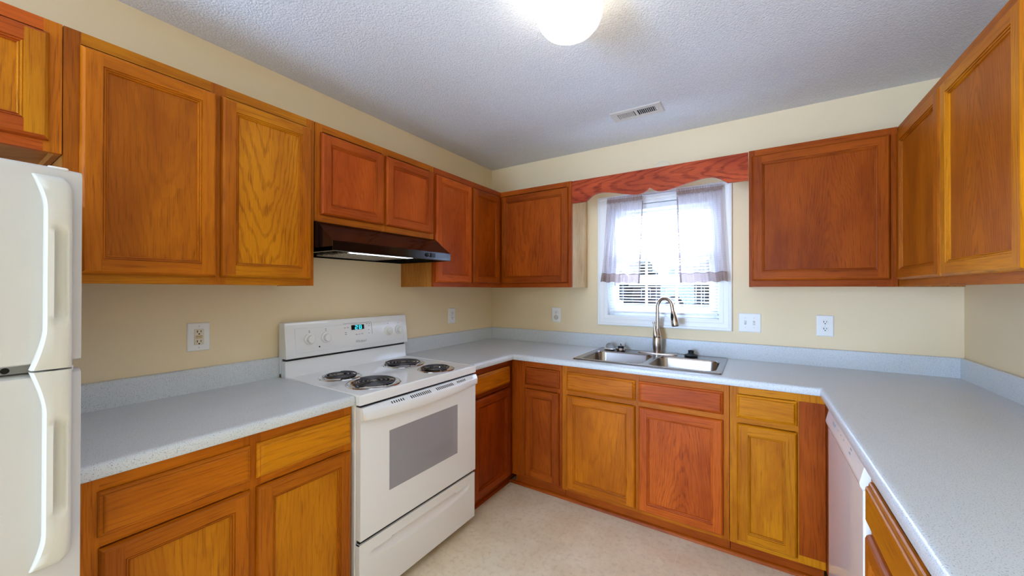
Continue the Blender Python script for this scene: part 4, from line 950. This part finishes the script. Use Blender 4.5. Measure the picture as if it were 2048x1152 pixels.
# ------------------------------------------------------------------ outside the window
def outside():
    gz = -0.62
    g = N('dry_grass'); o = g.obj(); n = g.noise(o, 0.35, 4.0); n2 = g.noise(o, 9.0, 3.0)
    c = g.mix(g.ramp(n, 0.35, 0.65), C(64, 60, 44), C(54, 56, 38)); c = g.mix(g.math('MULTIPLY', n2, 0.3), c, C(72, 68, 56)); g.bsdf(c, 0.9, spec=0.1)
    m = MB(); m.box(-70, 70, 0.3, 130, gz-0.2, gz); struct(m.build('ground', g.m))
    m = MB(); m.box(-70, 70, 33, 41, gz, gz+0.02); struct(m.build('street', plain('asphalt', C(64, 63, 62), 0.9)))
    def house(label, x0, x1, y0, y1, h, rh, wall, roof, wins):
        r = thing('house', label, 'house', ((x0+x1)/2, (y0+y1)/2, gz)); hx, hy = (x1-x0)/2, (y1-y0)/2
        MB().box(-hx, hx, -hy, hy, 0, h).build('walls', plain('siding', wall, 0.8), r)
        m = MB(); e = 0.5; m.prism_x([(-hy-e, h), (0, h+rh), (hy+e, h)], -hx-e, hx+e); m.build('roof', plain('shingles', roof, 0.9), r)
        for (wx, wz, ww, wh) in wins:
            f = MB().box(wx-ww/2-0.1, wx+ww/2+0.1, -hy-0.06, -hy, wz-0.1, wz+wh+0.1).build('window', WHITE_TRIM, r); MB().box(wx-ww/2, wx+ww/2, -hy-0.09, -hy-0.06, wz, wz+wh).build('pane', plain('dark_pane', C(40, 46, 54), 0.2), f)
    house('pale house with blue-grey roof seen low through the left of the window', -25, -13.8, 52, 60, 2.7, 1.5, C(74, 76, 84), C(44, 56, 72), [(-2, 0.9, 1.4, 1.2), (2.6, 0.9, 1.4, 1.2)])
    house('pinkish house seen through the middle of the window', -12.6, -5.4, 52, 60, 2.6, 1.5, C(80, 68, 70), C(66, 60, 58), [(-1.8, 0.9, 1.1, 1.2), (1.5, 0.9, 1.1, 1.2)])
    house('grey house with a wide dark window seen through the right of the window', -4.4, 6, 52, 60, 2.6, 1.5, C(86, 86, 90), C(52, 50, 50), [(-2.9, 0.3, 2.6, 2.0), (2.4, 0.9, 1.4, 1.2)])
    tg = N('tree_leaves'); o = tg.obj(); n = tg.noise(o, 1.6, 4.0, 0.7); tg.bsdf(tg.mix(tg.ramp(n, 0.35, 0.65), C(48, 50, 34), C(66, 58, 44)), 0.9, spec=0.1)
    bark = plain('bark', C(96, 84, 72), 0.9)
    rd = random.Random(7)
    for i, (x, y, h, lab) in enumerate(((-33, 70, 7.0, 'brownish tree behind the blue-roofed house far left'), (-24.5, 80, 6.2, 'tree behind the gap left of the pinkish house'), (-16.5, 70, 7.4, 'tallest tree above the left end of the pinkish house'), (-10.0, 81, 7.0, 'tree behind the middle of the pinkish house'), (-3.2, 70, 7.0, 'tree behind the gap right of the pinkish house'), (5.5, 80, 6.4, 'tree behind the grey house at far right'))):
        r = thing('tree', lab, 'tree', (x, y, gz))
        m = MB(); m.tube([(0, 0, 0), (0.1, 0, h*0.35), (0, 0, h*0.7)], [0.3, 0.22, 0.08], 8); m.build('trunk', bark, r, smooth=60)
        m = MB()
        for k in range(16):
            a = rd.uniform(0, 6.28); q = rd.uniform(0, 2.8); m.sphere((q*math.cos(a), q*math.sin(a), h*0.45+rd.uniform(0, h*0.42)), rd.uniform(0.9, 1.7), 10, 6, (1, 1, 0.8))
        m.build('crown', tg.m, r, smooth=60)
    r = thing('car', 'white car parked on the street outside at the left of the window', 'car', (-11.6, 35.5, gz+0.02), 0)
    body = [(-2.2, 0.35), (-2.25, 0.75), (-1.5, 0.92), (-0.9, 1.38), (0.9, 1.42), (1.5, 0.98), (2.2, 0.85), (2.25, 0.35)]
    m = MB(); m.prism_y(body, -0.85, 0.85); m.build('body', plain('white_car_paint', C(228, 230, 234), 0.2), r, bevel=0.05)
    m = MB(); m.prism_y([(-1.25, 0.95), (-0.82, 1.31), (0.82, 1.34), (1.25, 0.98)], -0.87, 0.87); m.build('side_window', plain('car_glass', C(60, 70, 80), 0.1), r)
    for x in (-1.4, 1.4):
        for y in (-0.80, 0.80):
            m = MB(); m.lathe([(0.34, -0.1), (0.34, 0.1), (0.2, 0.12)], (x, y, 0.34), 20, 'y'); m.build('wheel', BLACK_R, r)
outside()
